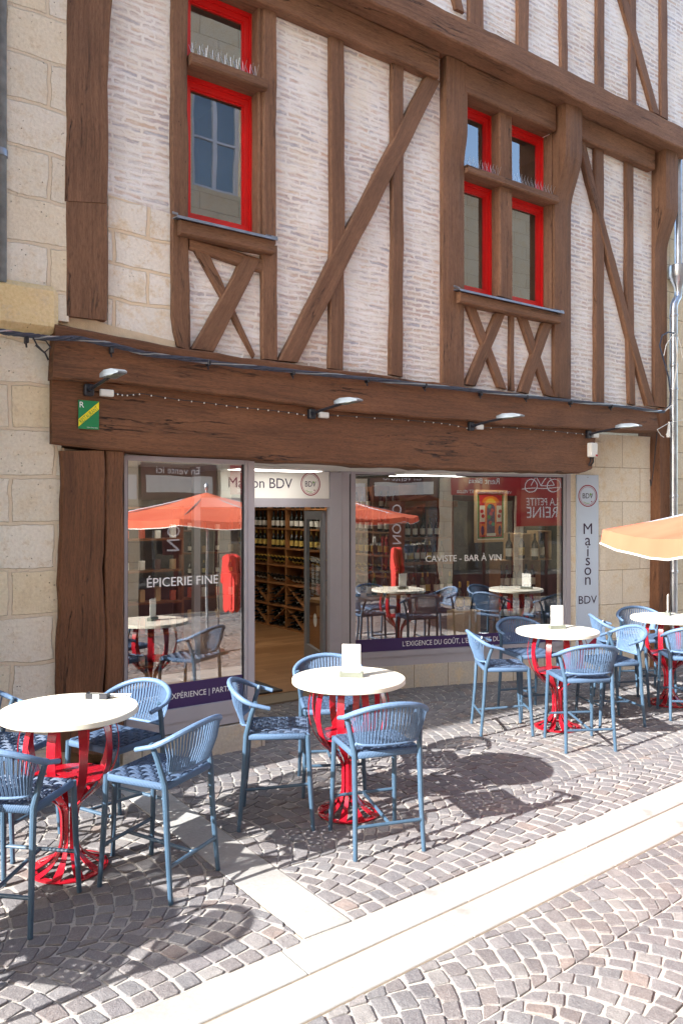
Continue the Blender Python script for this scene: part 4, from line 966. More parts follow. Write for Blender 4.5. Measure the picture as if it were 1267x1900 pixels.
# vertical banner
t=thing('vertical_banner','pale blue vertical sign reading Maison BDV beside the right window','sign')
ta,za=sp(1070,881,.03); tb,_=sp(1110,881,.03); zb=sp(1090,1208,.03)[1]
m=MB(TS); m.box((ta,.004,zb),(tb,.03,za)); m.build('board',M['sign_blue'],t)
m=MB(TS); fn=lambda x,y:(x,.033,y); cx=(ta+tb)/2
logo(m,fn,(cx,sp(1090,920,.03)[1]),(tb-ta)*.42); m.build('logo',[M['navy'],M['logo_red'],M['logo_green']],t,recalc=False); m=MB(TS)
for ch,y in zip('Maison',(981,1005,1023,1042,1060,1078)):
    hz=.135 if ch=='M' else (.13 if ch=='i' else .098); text_on(m,ch,fn,h=hz,c=(cx,sp(1090,y,.03)[1]))
m.build('sign_lettering',M['navy'],t,recalc=False); m=MB(TS)
text_on(m,'BDV',fn,w=(tb-ta)*.84,c=(cx,sp(1090,1113,.03)[1])); text_on(m,'.',fn,h=.012,c=(cx,za-.03)); m.build('sign_lettering',[M['navy'],M['logo_red'],M['logo_green']],t,recalc=False)
m=MB(TS); k=[(ta+.01,zb+.01),(tb-.01,zb+.01),(tb-.01,zb+.2),(cx,zb+.08)]; m.quad([(x,.0325,y) for x,y in k]); m.build('purple_corner',M['logo_red'],t,recalc=False)
# bird spikes
def spikes(u0,u1,z,v,label):
    t=thing('bird_spikes',label,'bird spikes','bird spikes on the window ledges'); m=MB(); m.box((u0,v-.01,z),(u1,v+.01,z+.005)); m.build('spike_base',M['steel'],t)
    m=MB(); n=int((u1-u0)/.055)
    for i in range(n):
        u=u0+(i+.5)*(u1-u0)/n
        for s in (-1,0,1): m.tube([(u,v,z),(u+random.uniform(-.012,.012)+s*.012,v+s*.04,z+.11)],.0016,4)
    m.build('spike',M['steel'],t)
spikes(w1u0+.01,w1u1-.02,z_a+.097,.08,'bird spikes on the ledge of the single window'); spikes(w2u0+.01,mu0-.01,z_c+.087,.08,'bird spikes left of the mullion'); spikes(mu1,w2u1,z_c+.087,.08,'bird spikes right of the mullion')

# ================================================================== SHOP INTERIOR
def bottle_mesh(name,lab,foil,body='bottle',hgt=.30,r=.038):
    m=MB(); pr=[(.01,0),(r*.95,.003),(r,.012),(r,hgt*.14),(r*1.012,hgt*.14),(r*1.012,hgt*.44),(r,hgt*.44),(r,hgt*.58),(r*.8,hgt*.66),(r*.42,hgt*.75),(r*.36,hgt*.8),(r*.38,hgt*.8),(r*.38,hgt*.98),(r*.3,hgt)]
    ms=[0,0,0,1,1,1,0,0,0,0,2,2,2,2]; m.lathe(pr,(0,0,0),14,ms); o=m.build(name,[M[body],M[lab],M[foil]],frame='W',smooth=True); RC.remove(o); return o
protoB={}
for k,a in (('w',('lab_white','foil_black')),('y',('lab_yellow','foil_gold')),('r',('lab_white','foil_red')),('g',('lab_white','foil_gold','lab_green'))):
    o=bottle_mesh('wine_bottle',*a); protoB[k]=o.data; bpy.data.objects.remove(o)
def bottle(kind,p,label,group,rot=None,sc=1.0):
    o=bpy.data.objects.new('wine_bottle',protoB[kind]); COL.objects.link(o); o.location=W(*p); o.rotation_euler=rot if rot else (0,0,random.uniform(0,6)); o.scale=(sc,)*3
    return tag(o,label,'bottle',group)
# wine rack along u=RKU facing -u, from v=PAPV to back
rk=thing('wine_rack','tall pine wine rack with diagonal bins seen through the door','wine rack')
rv0,rv1=PAPV-.15,SV1+.05; cols=8; cw=(rv0-rv1)/cols; xf=RKU-.32
zl=[.04,.42,.80,1.12,1.42,1.76,2.10]
m=MB()
for k in range(cols+1): v=rv1+k*cw; m.box((xf,v-.012,.036),(RKU-.002,v+.012,2.45))
m.build('upright',M['pine'],rk)
for i,z in enumerate(zl): 
    m=MB(); m.box((xf-.004,rv1,z-.012),(RKU-.004,rv0,z+.012)); m.build('shelf',M['pine'],rk)
m=MB(); m.box((RKU-.02,rv1,.036),(RKU-.003,rv0,2.45)); m.build('back_panel',M['oak'],rk)
for c in range(cols):
    for r_ in (0,1):
        v0=rv1+c*cw+.012; v1=v0+cw-.024; z0,z1=zl[r_]+.012,zl[r_+1]-.012; m=MB()
        if c%2: v0,v1=v1,v0
        dd=Vector((v1-v0,z1-z0)).normalized(); nn=Vector((-dd.y,dd.x))*.008
        m.prism([(v0-nn.x,z0-nn.y),(v1-nn.x,z1-nn.y),(v1+nn.x,z1+nn.y),(v0+nn.x,z0+nn.y)],lambda v,z,u:(u,v,z),xf+.01,RKU-.03); m.build('divider',M['pine'],rk)
GR='wine bottles in the pine rack'
rx=lambda: None
for c in range(cols):
    v0=rv1+c*cw
    for r_ in ((0,1) if c<4 else ()):
        nm='lowest' if r_==0 else 'second lowest'
        for k in range(4):
            for q in range(2 if k%2 else 3):
                v=v0+.08+ (q+.5*(k%2))*.17+.03; z=zl[r_]+.05+k*.075
                if v<v0+cw-.06: bottle('w',(xf+.26,v,z),'dark bottle lying in the %s diagonal bins of the rack'%nm,GR,rot=(R(90),0,ANG-R(90)),sc=.95)
    n=5
    for r_,k,nm in ((2,'w','third'),(3,'y','fourth')):
        for q in range(5): v=v0+.07+q*(cw-.12)/4; bottle(k,(xf+.2,v,zl[r_]+.05),'tilted bottle on the %s shelf of the rack'%nm,GR,rot=(R(62),0,ANG-R(90)),sc=.9)
    for r_,k,nm in ((4,'y','fifth'),(5,'w','sixth')):
        for q in range(4): v=v0+.08+q*(cw-.16)/3; bottle(k,(xf+.08,v,zl[r_]+.012),'upright bottle on the %s shelf of the rack'%nm,GR)
    for q in range(4): v=v0+.08+q*(cw-.16)/3; bottle('w',(xf+.1,v,zl[6]+.012),'upright bottle on top of the rack',GR,sc=.85)
# door mat inside
m=MB(); m.rbox((4.25,REC-.75,.045),(.5,.42,.01),.006); tag(m.build('door_mat',M['frame_dark']),'dark door mat just inside the open shop door','mat')
# helper: world point from measured direction + distance
def wp(px,py,Y): return ((px-CX)/FPX*Y,Y,H-(py-YH)/FPX*Y)
def wpf(px,py,Y): x,y,z=wp(px,py,Y); u,v=to_uv(x,y); return (u,v,z)
# framed poster on the wallpaper
t=thing('framed_poster','framed colourful poster with orange sun and arch on the dark wallpaper','poster')
pv=PAPV+.03; pa=fp(881,909,pv); pb=fp(940,1006,pv); pu0_,pu1_=pa[0],pb[0]; pz1_=fz(910,909,pv); pz0_=fz(910,1006,pv); pw=pu1_-pu0_; ph=pz1_-pz0_
m=MB(); fr=.035
for q in (((pu0_,pz0_),(pu0_+fr,pz1_)),((pu1_-fr,pz0_),(pu1_,pz1_)),((pu0_+fr,pz0_),(pu1_-fr,pz0_+fr)),((pu0_+fr,pz1_-fr),(pu1_-fr,pz1_))): m.box((q[0][0],pv-.02,q[0][1]),(q[1][0],pv+.015,q[1][1]))
m.build('frame',M['crate_pale'],t)
cols_={'c':hexc(225,220,200),'g':hexc(60,130,50),'o':hexc(230,120,30),'r':hexc(190,40,40),'p':hexc(70,40,90),'y':hexc(235,190,50),'t':hexc(60,150,110),'k':hexc(190,60,90)}
pm=[plain('poster_ink_'+n_,c,.6,0,.05,9) for n_,c in zip(('cream','green','orange','red','plum','yellow','teal','rose'),cols_.values())]
m=MB(); lay=[0]
def pq(x0,y0,x1,y1,mi): lay[0]+=1; v=pv+.0005*lay[0]-.01; m.quad([(pu0_+fr+(pw-2*fr)*a,v,pz0_+fr+(ph-2*fr)*b) for a,b in ((x0,y0),(x1,y0),(x1,y1),(x0,y1))],mi)
def pe_(cx,cy,rx_,ry,mi,a0=0,a1=360): lay[0]+=1; v=pv+.0005*lay[0]-.01; m.quad([(pu0_+fr+(pw-2*fr)*(cx+rx_*math.cos(R(a0+(a1-a0)*i/16))),v,pz0_+fr+(ph-2*fr)*(cy+ry*math.sin(R(a0+(a1-a0)*i/16)))) for i in range(17)],mi)
pq(0,0,1,1,0); pq(.05,.03,.95,.97,1); pq(.1,.06,.9,.94,3); pq(.12,.38,.3,.72,0); pq(.7,.38,.88,.72,0); pe_(.5,.78,.3,.14,2,0,180); pe_(.5,.78,.17,.09,5,0,180)
pq(.3,.1,.7,.78,2); pq(.36,.12,.64,.66,4); pe_(.5,.66,.14,.1,4); 
for x,y,mi in ((.45,.7,6),(.55,.62,3),(.5,.55,7),(.43,.48,1),(.56,.42,4),(.48,.36,3),(.57,.33,6),(.18,.6,3),(.22,.5,3),(.82,.6,3),(.78,.5,3)): pe_(x,y,.06,.04,mi)
pq(.12,.1,.3,.34,2); pq(.7,.1,.88,.34,2); pe_(.2,.2,.06,.1,4); pe_(.8,.2,.06,.1,4); pq(.34,.08,.66,.14,0)
m.build('print',pm,t,recalc=False)
# crates with bottles behind the right window
def crate(px0,py0,px1,py1,Y,label,mat='crate',dep=.3,lid=False):
    a=wpf(px0,py1,Y); w=(px1-px0)/FPX*Y; h=(py1-py0)/FPX*Y
    o=thing('wooden_crate',label,'crate','wooden crates behind the right window'); th=.018
    def TC(p): 
        x,y,z=wp(px0,py1,Y); X=x+p[0]*.96+p[1]*(-.28); Yw=y+p[0]*.28+p[1]*.96; u,v=to_uv(X,Yw); return (u,v,z+p[2])
    for q,nm in ((((0,0,0),(w,dep,th)),'bottom_board'),(((0,0,h-th),(w,dep,h)),'top_board'),(((0,0,th),(th,dep,h-th)),'side_board'),(((w-th,0,th),(w,dep,h-th)),'side_board'),(((th,dep-th,th),(w-th,dep,h-th)),'back_board')):
        m=MB(TC); m.box(*q); m.build(nm,M[mat],o)
    return TC,w,h
GB='wine bottles standing in the window crates'
for (x0,y0,x1,y1,n,lab) in ((926,1040,1012,1096,6,'middle crate of the stack, holding six bottles'),(926,1098,1012,1154,6,'lower crate of the stack, half hidden by a table')):
    TC,w,h=crate(x0,y0,x1,y1,10.9,lab)
    for k in range(n): p=TC((.07+k*(w-.14)/(n-1),.1,.02)); bottle('wr'[k%2],p,'bottle in the '+lab.split(',')[0],GB,sc=1.08)
TC,w,h=crate(926,1156,1012,1212,10.9,'bottom crate standing on the shop floor')
TC,w,h=crate(953,990,990,1039,10.9,'pale upright wine box, left one on the stack','crate_pale'); bottle('y',TC((.09,-.05,.02)),'gold-labelled bottle in front of the pale box',GB,sc=1.15)
TC,w,h=crate(998,985,1026,1039,10.9,'pale upright wine box, right one on the stack','crate_pale'); bottle('w',TC((.1,.08,.02)),'bottle inside the right pale box',GB,sc=1.15)
for px in (944,992): p=wpf(px,1039,10.75); bottle('w',p,'tall bottle on the crate stack left of the %s pale box'%('left' if px==944 else 'right'),GB,sc=1.2)
# oak dresser with bottles
t=thing('oak_dresser','carved oak dresser with an open bottle shelf behind the right window','dresser')
P0=wpf(752,1180,10.7); 
def TD(p): x,y,z=wp(752,1180,10.7); X=x+p[0]*.9-p[1]*.43; Yw=y+p[0]*.43+p[1]*.9; u,v=to_uv(X,Yw); return (u,v,.036+p[2])
wD=.84
m=MB(TD); m.box((0,-.1,0),(wD,.45,.85)); 
for k in range(2): m.box((.04+k*.4,-.115,.08),(.39+k*.4,-.1,.55)); m.box((.04+k*.4,-.115,.6),(.39+k*.4,-.1,.8))
m.build('cupboard',M['oak'],t)
m=MB(TD); m.box((-.03,-.14,.85),(wD+.03,.48,.9)); m.build('counter_top',M['oak'],t)
m=MB(TD); m.box((0,.1,1.3),(.05,.45,2.1)); m.box((wD-.05,.1,1.3),(wD,.45,2.1)); m.box((.05,.1,1.3),(wD-.05,.45,1.34)); m.box((.05,.1,1.65),(wD-.05,.45,1.68)); m.box((.05,.43,1.34),(wD-.05,.45,2.06)); m.box((-.04,.06,2.1),(wD+.04,.48,2.18)); m.prism([(.1,2.18),(wD-.1,2.18),(wD*.5,2.26)],lambda x,z,y:(x,y,z),.1,.44); m.box((0,.38,.9),(.05,.45,1.3)); m.box((wD-.05,.38,.9),(wD,.45,1.3)); m.build('hutch',M['oak'],t)
GD='bottles on the oak dresser'
for k in range(7): bottle('wyw'[k%3],TD((.1+k*.1,.2,1.34)),'bottle on the dresser middle shelf',GD,sc=.95)
for k in range(7): bottle('wrgy'[k%4],TD((.08+k*.11,.05+.05*(k%2),.9)),'bottle on the dresser counter',GD,sc=1.0)
for k in range(5): bottle('w',TD((.15+k*.12,.2,1.68)),'bottle on the dresser top shelf',GD,sc=.9)
# counter and shelf with goods seen left of the dresser / through left window
def shelf_unit(name,label,p0,ang,w,h,n,items,grp,kinds):
    t=thing(name,label,'shelf'); ca,sa=math.cos(ang),math.sin(ang)
    def TT(p): return (p0[0]+p[0]*ca-p[1]*sa,p0[1]+p[0]*sa+p[1]*ca,.036+p[2])
    m=MB(TT); m.box((0,-.15,0),(.03,.15,h)); m.box((w-.03,-.15,0),(w,.15,h)); m.build('side_panel',M['oak'],t); m=MB(TT); m.box((.03,-.15,0),(w-.03,-.13,h)); m.build('back_panel',M['dark_room'],t)
    for k in range(n+1):
        z=.05+(h-.08)*k/n; m=MB(TT); m.box((.03,-.13,z),(w-.03,.15,z+.025)); m.build('shelf_board',M['oak'],t)
        if k==n: break
        for q in range(items):
            x=.1+q*(w-.2)/(items-1); kd=kinds[(q*3+k)%len(kinds)]
            if kd in 'wyrg': bottle(kd,TT((x,.03,z+.025)),'bottle on the '+label.split(' with')[0],grp,sc=.85)
            else:
                hh=random.uniform(.1,.2); m=MB(TT); m.rbox((x,.03,z+.025+hh/2),(.035,.03,hh/2),.006); tag(m.build('food_packet',M[{'p':'card','o':'fabric_orange','c':'crate_pale','b':'brown_shutter'}[kd]]),'packet of fine food on the '+label.split(' with')[0],'packet','food packets on the shelves')
shelf_unit('grocery_shelf','tall grocery shelf with packets behind the left window',(2.5,-3.6),0,1.9,2.1,5,9,'bottles on the grocery shelves','pocbpoc')
shelf_unit('grocery_shelf','second grocery shelf with packets along the back wall',(4.7,-7.1),0,2.4,2.1,5,9,'bottles on the grocery shelves','wpycow')
t=thing('shop_counter','wooden counter with red bottles standing inside the right window','counter')
m=MB(); m.box((5.75,-2.55,.036),(6.9,-2.1,.9)); m.build('body',M['oak'],t); m=MB(); m.box((5.7,-2.6,.9),(6.95,-2.05,.94)); m.build('counter_top',M['crate'],t)
for k in range(8): bottle('wrgy'[k%4],(5.8+k*.14,-2.3+.06*(k%2),.94),'bottle on the wooden counter','bottles on the counter')
m=MB(); a=wpf(860,1170,10.6); m.rbox((a[0],a[1],.4),(.16,.16,.36),.01); tag(m.build('display_plinth',M['crate_pale']),'plain cardboard plinth carrying two gold bottles','plinth')
for k in (-.07,.08): bottle('y',(a[0]+k,a[1],.765),'gold foiled bottle on the cardboard plinth','bottles on the plinth',sc=1.25)

# ================================================================== TABLES
TH=.93; TR=.39
def make_table():
    t=thing('bar_table','x','table',loc=(0,0,0)); m=MB()
    m.lathe([(TR-.006,TH-.036),(TR,TH-.031),(TR,TH-.005),(TR-.005,TH)],(0,0,0),72); m.build('tabletop',M['table_top'],t,'W',smooth=True)
    for k in range(4):
        a=.6+k*math.pi/2; m=MB(); m.lathe([(.005,TH+.0002),(.005,TH+.0012)],(.2*math.cos(a),.2*math.sin(a),0),10); m.build('screw_cap',M['holder'],t,'W')
    prof=[(.235,.892),(.262,.83),(.277,.75),(.275,.67),(.25,.58),(.20,.50),(.13,.43),(.075,.385),(.052,.33),(.047,.24),(.05,.16),(.068,.105),(.11,.06),(.165,.028),(.205,.014)]
    NB=10; th=.005
    P=[]                                        # smooth profile
    for i in range(len(prof)-1):
        p0=prof[max(i-1,0)];p1=prof[i];p2=prof[i+1];p3=prof[min(i+2,len(prof)-1)]
        for q in range(3):
            s=q/3; f=lambda a,b,c,d_:.5*((2*b)+(-a+c)*s+(2*a-5*b+4*c-d_)*s*s+(-a+3*b-3*c+d_)*s**3); P.append((f(p0[0],p1[0],p2[0],p3[0]),f(p0[1],p1[1],p2[1],p3[1])))
    P.append(prof[-1])
    for k in range(NB):
        a=2*math.pi*(k+.3)/NB; m=MB(); rg=[]
        for i,(r,z) in enumerate(P):
            d_=Vector((P[min(i+1,len(P)-1)][0]-P[max(i-1,0)][0],P[min(i+1,len(P)-1)][1]-P[max(i-1,0)][1])).normalized(); n=Vector((-d_.y,d_.x))*th/2
            hw=.011+.014*min(1,max(0,(r-.05)/.12)); hw=min(hw,.024)
            q=[]
            for rr,zz in ((r+n.x,z+n.y),(r-n.x,z-n.y)):
                for s in ((-1,1) if rr==r+n.x else (1,-1)):
                    q.append((rr*math.cos(a)-s*hw*math.sin(a),rr*math.sin(a)+s*hw*math.cos(a),zz))
            rg.append(m.pts(q))
        for i in range(len(rg)-1):
            for j in range(4): m.f((rg[i]+j,rg[i]+(j+1)%4,rg[i+1]+(j+1)%4,rg[i+1]+j))
        m.f([rg[0]+j for j in range(4)]); m.f([rg[-1]+j for j in range(3,-1,-1)]); m.build('strap',M['red_metal'],t,'W',smooth=True,sharp=50)
    m=MB(); n=48; k=m.pts([(r*math.cos(2*math.pi*i/n),r*math.sin(2*math.pi*i/n),z) for i in range(n) for r,z in ((.175,.004),(.218,.004),(.218,.012),(.175,.012))])
    for i in range(n):
        A=k+4*i;B=k+4*((i+1)%n)
        for j in range(4): m.f((A+j,A+(j+1)%4,B+(j+1)%4,B+j))
    m.build('base_ring',M['red_metal'],t,'W')
    m=MB(); 
    for r0,r1 in ((.0,.05),(.085,.155)):
        if r0==0: m.lathe([(.05,.535),(.05,.543)],(0,0,0),24)
        else:
            k=m.pts([(r*math.cos(2*math.pi*i/n),r*math.sin(2*math.pi*i/n),z) for i in range(n) for r,z in ((r0,.535),(r1,.535),(r1,.543),(r0,.543))])
            for i in range(n):
                A=k+4*i;B=k+4*((i+1)%n)
                for j in range(4): m.f((A+j,A+(j+1)%4,B+(j+1)%4,B+j))
    for i in range(5):
        a=2*math.pi*i/5; m.rbox((.068*math.cos(a),.068*math.sin(a),.539),(.025,.022,.0038),.001,rot=Matrix.Rotation(a,3,'Z'))
    k=m.pts([(r*math.cos(2*math.pi*i/n),r*math.sin(2*math.pi*i/n),z) for i in range(n) for r,z in ((.155,.536),(.215,.536),(.215,.542),(.155,.542))])
    for i in range(n):
        A=k+4*i;B=k+4*((i+1)%n)
        for j in range(4): m.f((A+j,A+(j+1)%4,B+(j+1)%4,B+j))
    m.build('inner_plate',M['red_metal'],t,'W',smooth=True)
    m=MB(); m.lathe([(.23,.878),(.24,.88),(.24,.892),(.23,.893)],(0,0,0),36); m.build('top_plate',M['red_metal'],t,'W')
    return t
tbl=make_table()
GT='round bar tables on the terrace'
TABS=[((-1.585,4.64),'white round bar table at the lower left with a black menu holder'),((.05,5.49),'white round bar table before the open shop door'),((2.07,7.64),'white round bar table before the right display window'),((3.52,8.57),'white round bar table cut by the right edge'),((-2.5,3.12),'round bar table outside the left edge, only its shadow showing')]
for i,((x,y),lab) in enumerate(TABS):
    o=tbl if i==0 else copy_tree(tbl); o.location=(x,y,.011); o.rotation_euler=(0,0,[.1,.55,.2,.7,0][i]); tag(o,lab,'table',GT)
# ---- menu stands
def menu_stand(x,y,rz,label,lying=False):
    t=thing('menu_stand',label,'menu','menu stands on the bar tables',loc=(x,y,TH+.0115),rz=rz)
    if not lying:
        m=MB(); m.rbox((0,0,.0175),(.082,.026,.0175),.003); m.build('holder',M['holder'],t,'W')
        m=MB(); m.rbox((0,0,.128),(.063,.0022,.098),.001); c=m.build('card',M['card'],t,'W')
        m=MB()
        for k in range(9): m.box((-.032+.006*(k%2),-.0035,.185-k*.014),(.03-.008*(k%3),-.003,.188-k*.014))
        m.box((-.012,-.0035,.192),(.012,-.003,.2)); m.build('print',M['card_print'],c,'W')
    else:
        m=MB(); m.rbox((0,0,.02),(.068,.03,.003),.001); m.rbox((0,-.028,.017),(.068,.003,.017),.001); m.rbox((-.066,0,.017),(.003,.028,.017),.001); m.rbox((.066,0,.017),(.003,.028,.017),.001); m.build('holder',M['black'],t,'W')
        m=MB(); m.rbox((.0,-.0325,.017),(.02,.0012,.012),.0005); m.build('label_plate',M['card'],t,'W')
        m=MB(); m.rbox((.07,.055,.005),(.11,.04,.002),.001,rot=Matrix.Rotation(.25,3,'Z')); m.rbox((.06,.05,.0095),(.1,.035,.002),.001,rot=Matrix.Rotation(.1,3,'Z')); m.build('card',M['card'],t,'W')
    return t
menu_stand(*wp(652,1250,5.50)[:2],R(-4),'upright white menu card in a grey holder on the table before the door')
menu_stand(*wp(1033,1168,7.72)[:2],R(12),'blank white menu card on the table before the right window')
menu_stand(*wp(1239,1142,8.72)[:2],R(62),'menu card turned edgewise on the table at the right edge')
a=wp(182,1288,4.88); menu_stand(a[0],a[1],R(-6),'black tipped over menu holder with cards on the lower left table',True)

# ================================================================== STOOLS
def make_stool():
    t=thing('bar_stool','x','stool',loc=(0,0,0)); lm=M['blue_metal']; SH=.62
    fr=[(-.215,.215),(.215,.215)]; 
    for s in (-1,1):
        m=MB(); m.tube([(s*.225,.235,.006),(s*.215,.215,.3),(s*.208,.2,SH)],[.0135,.016,.017],10); m.lathe([(.014,0),(.015,.012)],(s*.225,.235,0),10); m.build('leg',lm,t,'W',smooth=True)
        m=MB(); m.tube([(s*.222,-.245,.006),(s*.213,-.215,.35),(s*.212,-.2,.62),(s*.232,-.165,.76),(s*.245,-.135,.845)],[.0135,.0165,.0175,.016,.014],10); m.lathe([(.014,0),(.015,.012)],(s*.222,-.245,0),10); m.build('leg',lm,t,'W',smooth=True)
    m=MB(); m.tube([(-.22,.225,.225),(.22,.225,.225)],.011,8); m.build('footrest',lm,t,'W',smooth=True)
    m=MB(); m.tube([(-.217,-.232,.19),(.217,-.232,.19)],.011,8); m.build('stretcher',lm,t,'W',smooth=True)
    m=MB(); m.tube([(0,.225,.225),(0,-.232,.19)],.011,8); m.build('stretcher',lm,t,'W',smooth=True)
    # seat apron wrapped with rope
    m=MB(); z0,z1=SH-.032,SH+.008
    for (x0,y0,x1,y1) in ((-.2,.2,.2,.2),(-.2,-.2,.2,-.2),(-.208,-.19,-.208,.19),(.208,-.19,.208,.19)):
        cx,cy=(x0+x1)/2,(y0+y1)/2; hx=max(abs(x1-x0)/2,.014); hy=max(abs(y1-y0)/2,.014); m.rbox((cx,cy,(z0+z1)/2),(hx,hy,(z1-z0)/2),.009)
    m.build('seat_frame',M['rope'],t,'W',smooth=True,sharp=60)
    # woven seat: bands of three cords
    m=MB(); N=8; L=.2; pitch=2*L/N
    for d_ in (0,1):
        for k in range(N):
            c=-L+pitch*(k+.5)
            for j in (-1,0,1):
                P=[]
                for i in range(N*2+1):
                    s=-L+i*pitch/2; up=.0
                    if i%2: up=(1 if ((i//2+k+d_)%2) else -1)*.0055
                    P.append((c+j*.0098,s,SH+.006+up) if d_ else (s,c+j*.0098,SH+.006+up))
                m.tube(P,.0052,5)
    m.build('woven_seat',M['rope_seat'],t,'W',smooth=True,sharp=70)
    # back rail
    def rail(q):                                   # q in 0..1 around the back
        a=math.pi*q; x=.268*math.cos(a)*(1+.05*math.sin(a)); yb=-.12-.205*math.sin(a)**.8; z=.825+.105*math.sin(a)**1.2; return Vector((x,yb,z))
    P=[Vector((.258,-.045,.803)),Vector((.267,-.085,.815))]+[rail(i/24) for i in range(1,24)]+[Vector((-.267,-.085,.815)),Vector((-.258,-.045,.803))]
    m=MB(); m.tube(P,[.0135]*3+[.0165]*(len(P)-6)+[.0135]*3,10); m.build('back_rail',M['rope_back'],t,'W',smooth=True)
    def low(q): x=.195*math.cos(math.pi*q); return Vector((x,-.2-.045*math.sin(math.pi*q),.685-.012*math.sin(math.pi*q)))
    m=MB(); m.tube([Vector((.21,-.19,.66))]+[low(i/12) for i in range(0,13)]+[Vector((-.21,-.19,.66))],.0095,8); m.build('back_frame',M['rope_back'],t,'W',smooth=True)
    m=MB(); n=26
    for i in range(n):
        q=(i+.5)/n; a=low(.02+.96*q); b=rail(.13+.74*q)
        for o_ in (-.0042,.0042):
            off=Vector((o_,0,0)); mid=(a+b)/2+Vector((0,-.012,0))+off
            m.tube([a+off,mid,b+off],.0034,5)
    m.build('back_cords',M['rope_back'],t,'W',smooth=True)
    return t
st=make_stool()
GS='blue rope bar stools'
ST=[((-1.03,4.51),(-.43,.2),'blue rope stool right of the lower left table, seen from behind its right side'),
    ((-1.45,5.12),(-.45,-.75),'blue rope stool behind the lower left table'),
    ((-1.69,4.15),(.08,.47),'blue rope stool in the lower left corner with its back to the camera'),
    ((-2.1,4.98),(.85,-.25),'blue rope stool behind the lower left table at the left edge'),
    ((-.43,5.39),(1,.05),'blue rope stool left of the table before the door'),
    ((-.08,6.02),(.12,-.99),'blue rope stool between the table and the open shop door'),
    ((.215,5.03),(-.159,.475),'blue rope stool in front of the table before the door, back to the camera'),
    ((1.52,7.55),(1,.03),'blue rope stool left of the table before the right window'),
    ((1.93,8.2),(.30,-.95),'blue rope stool behind the table against the right window'),
    ((2.11,7.08),(-.12,.99),'blue rope stool in front of the table before the right window, back to the camera'),
    ((2.62,7.8),(-.96,-.22),'blue rope stool right of the table before the right window, turned left'),
    ((3.04,8.66),(1,-.1),'blue rope stool at the left of the table at the right edge'),
    ((3.5,9.13),(.1,-1),'blue rope stool behind the table at the right edge'),
    ((3.5,8.08),(.13,.98),'blue rope stool in front of the table at the right edge'),
    ((-2.06,3.1),(-.95,.2),'blue rope stool outside the left edge, only its shadow showing'),
    ((-2.3,3.55),(-.2,-.98),'second blue rope stool outside the left edge, only its shadow showing')]
for i,((x,y),(fx,fy),lab) in enumerate(ST):
    o=st if i==0 else copy_tree(st); o.location=(x,y,.011); o.rotation_euler=(0,0,math.atan2(-fx,fy)); tag(o,lab,'stool',GS)

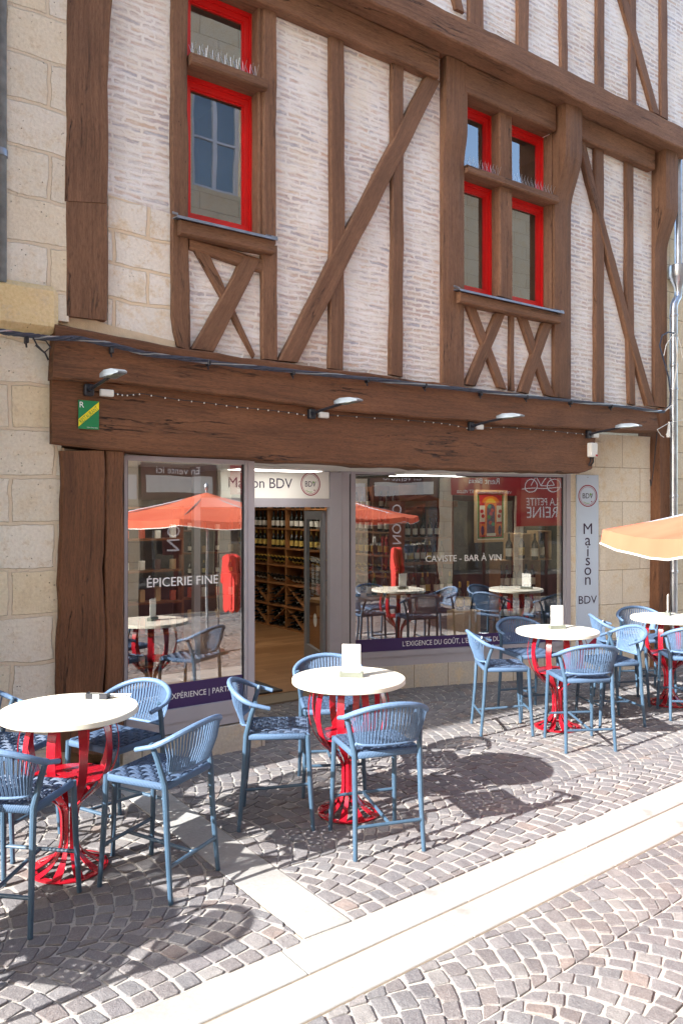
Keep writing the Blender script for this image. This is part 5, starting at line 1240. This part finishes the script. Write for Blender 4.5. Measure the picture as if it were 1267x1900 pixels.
# ================================================================== PARASOL
def parasol(x,y,label,rad=1.56,ze=1.975,za=2.36):
    t=thing('parasol',label,'parasol',loc=(x,y,0)); n=8; rot=R(22.5)+.12; c=MB(); K=7
    rings=[]
    for k in range(K+1):
        s=k/K; row=[]
        for i in range(n*6):
            a=rot+2*math.pi*i/(n*6); ph=(i%6)/6; base=math.cos(math.pi/n)/math.cos((ph-.5)*2*math.pi/n); r=rad*s*base
            sag=-.035*math.sin(math.pi*ph)*s*s; z=za-(za-ze)*s-.03*math.sin(math.pi*s)+sag; row.append((r*math.cos(a),r*math.sin(a),z))
        rings.append(c.pts(row))
    N=n*6
    for k in range(K):
        for i in range(N): j=(i+1)%N; c.f((rings[k]+i,rings[k]+j,rings[k+1]+j,rings[k+1]+i))
    c.build('canopy',M['fabric_orange'],t,'W',smooth=True,sharp=30)
    c=MB(); hem=[]; row=[];row2=[]
    for i in range(N):
        a=rot+2*math.pi*i/N; ph=(i%6)/6; base=math.cos(math.pi/n)/math.cos((ph-.5)*2*math.pi/n); r=rad*base*1.002
        z=ze-.035*math.sin(math.pi*ph); row.append((r*math.cos(a),r*math.sin(a),z)); d_=.085+.02*math.sin(math.pi*ph)+.006*math.sin(i*2.1); row2.append(((r+.015)*math.cos(a),(r+.015)*math.sin(a),z-d_))
    A=c.pts(row);B=c.pts(row2)
    for i in range(N): j=(i+1)%N; c.f((A+i,A+j,B+j,B+i))
    c.build('valance',M['fabric_orange'],t,'W',smooth=True)
    c=MB(); c.tube(row2,.006,6,closed=True); c.build('hem',M['piping'],t,'W',smooth=True)
    c=MB(); c.tube([(0,0,.05),(0,0,za+.06)],.02,12); c.lathe([(.02,za+.03),(.035,za+.06),(.03,za+.1),(.005,za+.13)],(0,0,0),12); c.build('pole',M['steel'],t,'W',smooth=True)
    for i in range(n):
        a=rot+2*math.pi*i/n; c=MB(); c.tube([(0.02*math.cos(a),0.02*math.sin(a),za-.03),(rad*.98*math.cos(a),rad*.98*math.sin(a),ze-.012)],.007,6); c.tube([(0.03*math.cos(a),.03*math.sin(a),za-.45),(rad*.5*math.cos(a),rad*.5*math.sin(a),(za+ze)/2-.03)],.006,6); c.build('rib',M['steel'],t,'W')
    c=MB(); c.lathe([(.26,.012),(.26,.05),(.1,.07),(.04,.09),(.04,.35)],(0,0,0),20); c.build('base',M['black'],t,'W',smooth=True)
parasol(3.12,4.5,'orange octagonal parasol with white hem at the right edge')
# red garments on a rail, seen only as a reflection
t=thing('clothes_rail','red garments on a rail reflected in the shop windows','clothes rail',loc=(5.05,3.98,0),rz=R(20))
m=MB(); m.tube([(-.35,0,.02),(-.35,0,1.35),(.35,0,1.35),(.35,0,.02)],.012,8); m.tube([(-.35,-.2,.02),(-.35,.2,.02)],.012,6); m.tube([(.35,-.2,.02),(.35,.2,.02)],.012,6); m.build('rail',M['black'],t,'W')
for k in range(2):
    m=MB(); x=-.08+k*.1; P=[(-.2,1.28),(-.05,1.33),(.05,1.33),(.2,1.28),(.26,.85),(.2,.83),(.17,1.0),(.18,.42),(.1,.36),(0,.41),(-.1,.36),(-.18,.42),(-.17,1.0),(-.2,.83),(-.26,.85)]
    m.prism(P,lambda y,z,xx:(xx+.01*math.sin(z*9),y*.8,z),x-.025,x+.025); m.build('garment',M['red_cloth'],t,'W')
recenter()
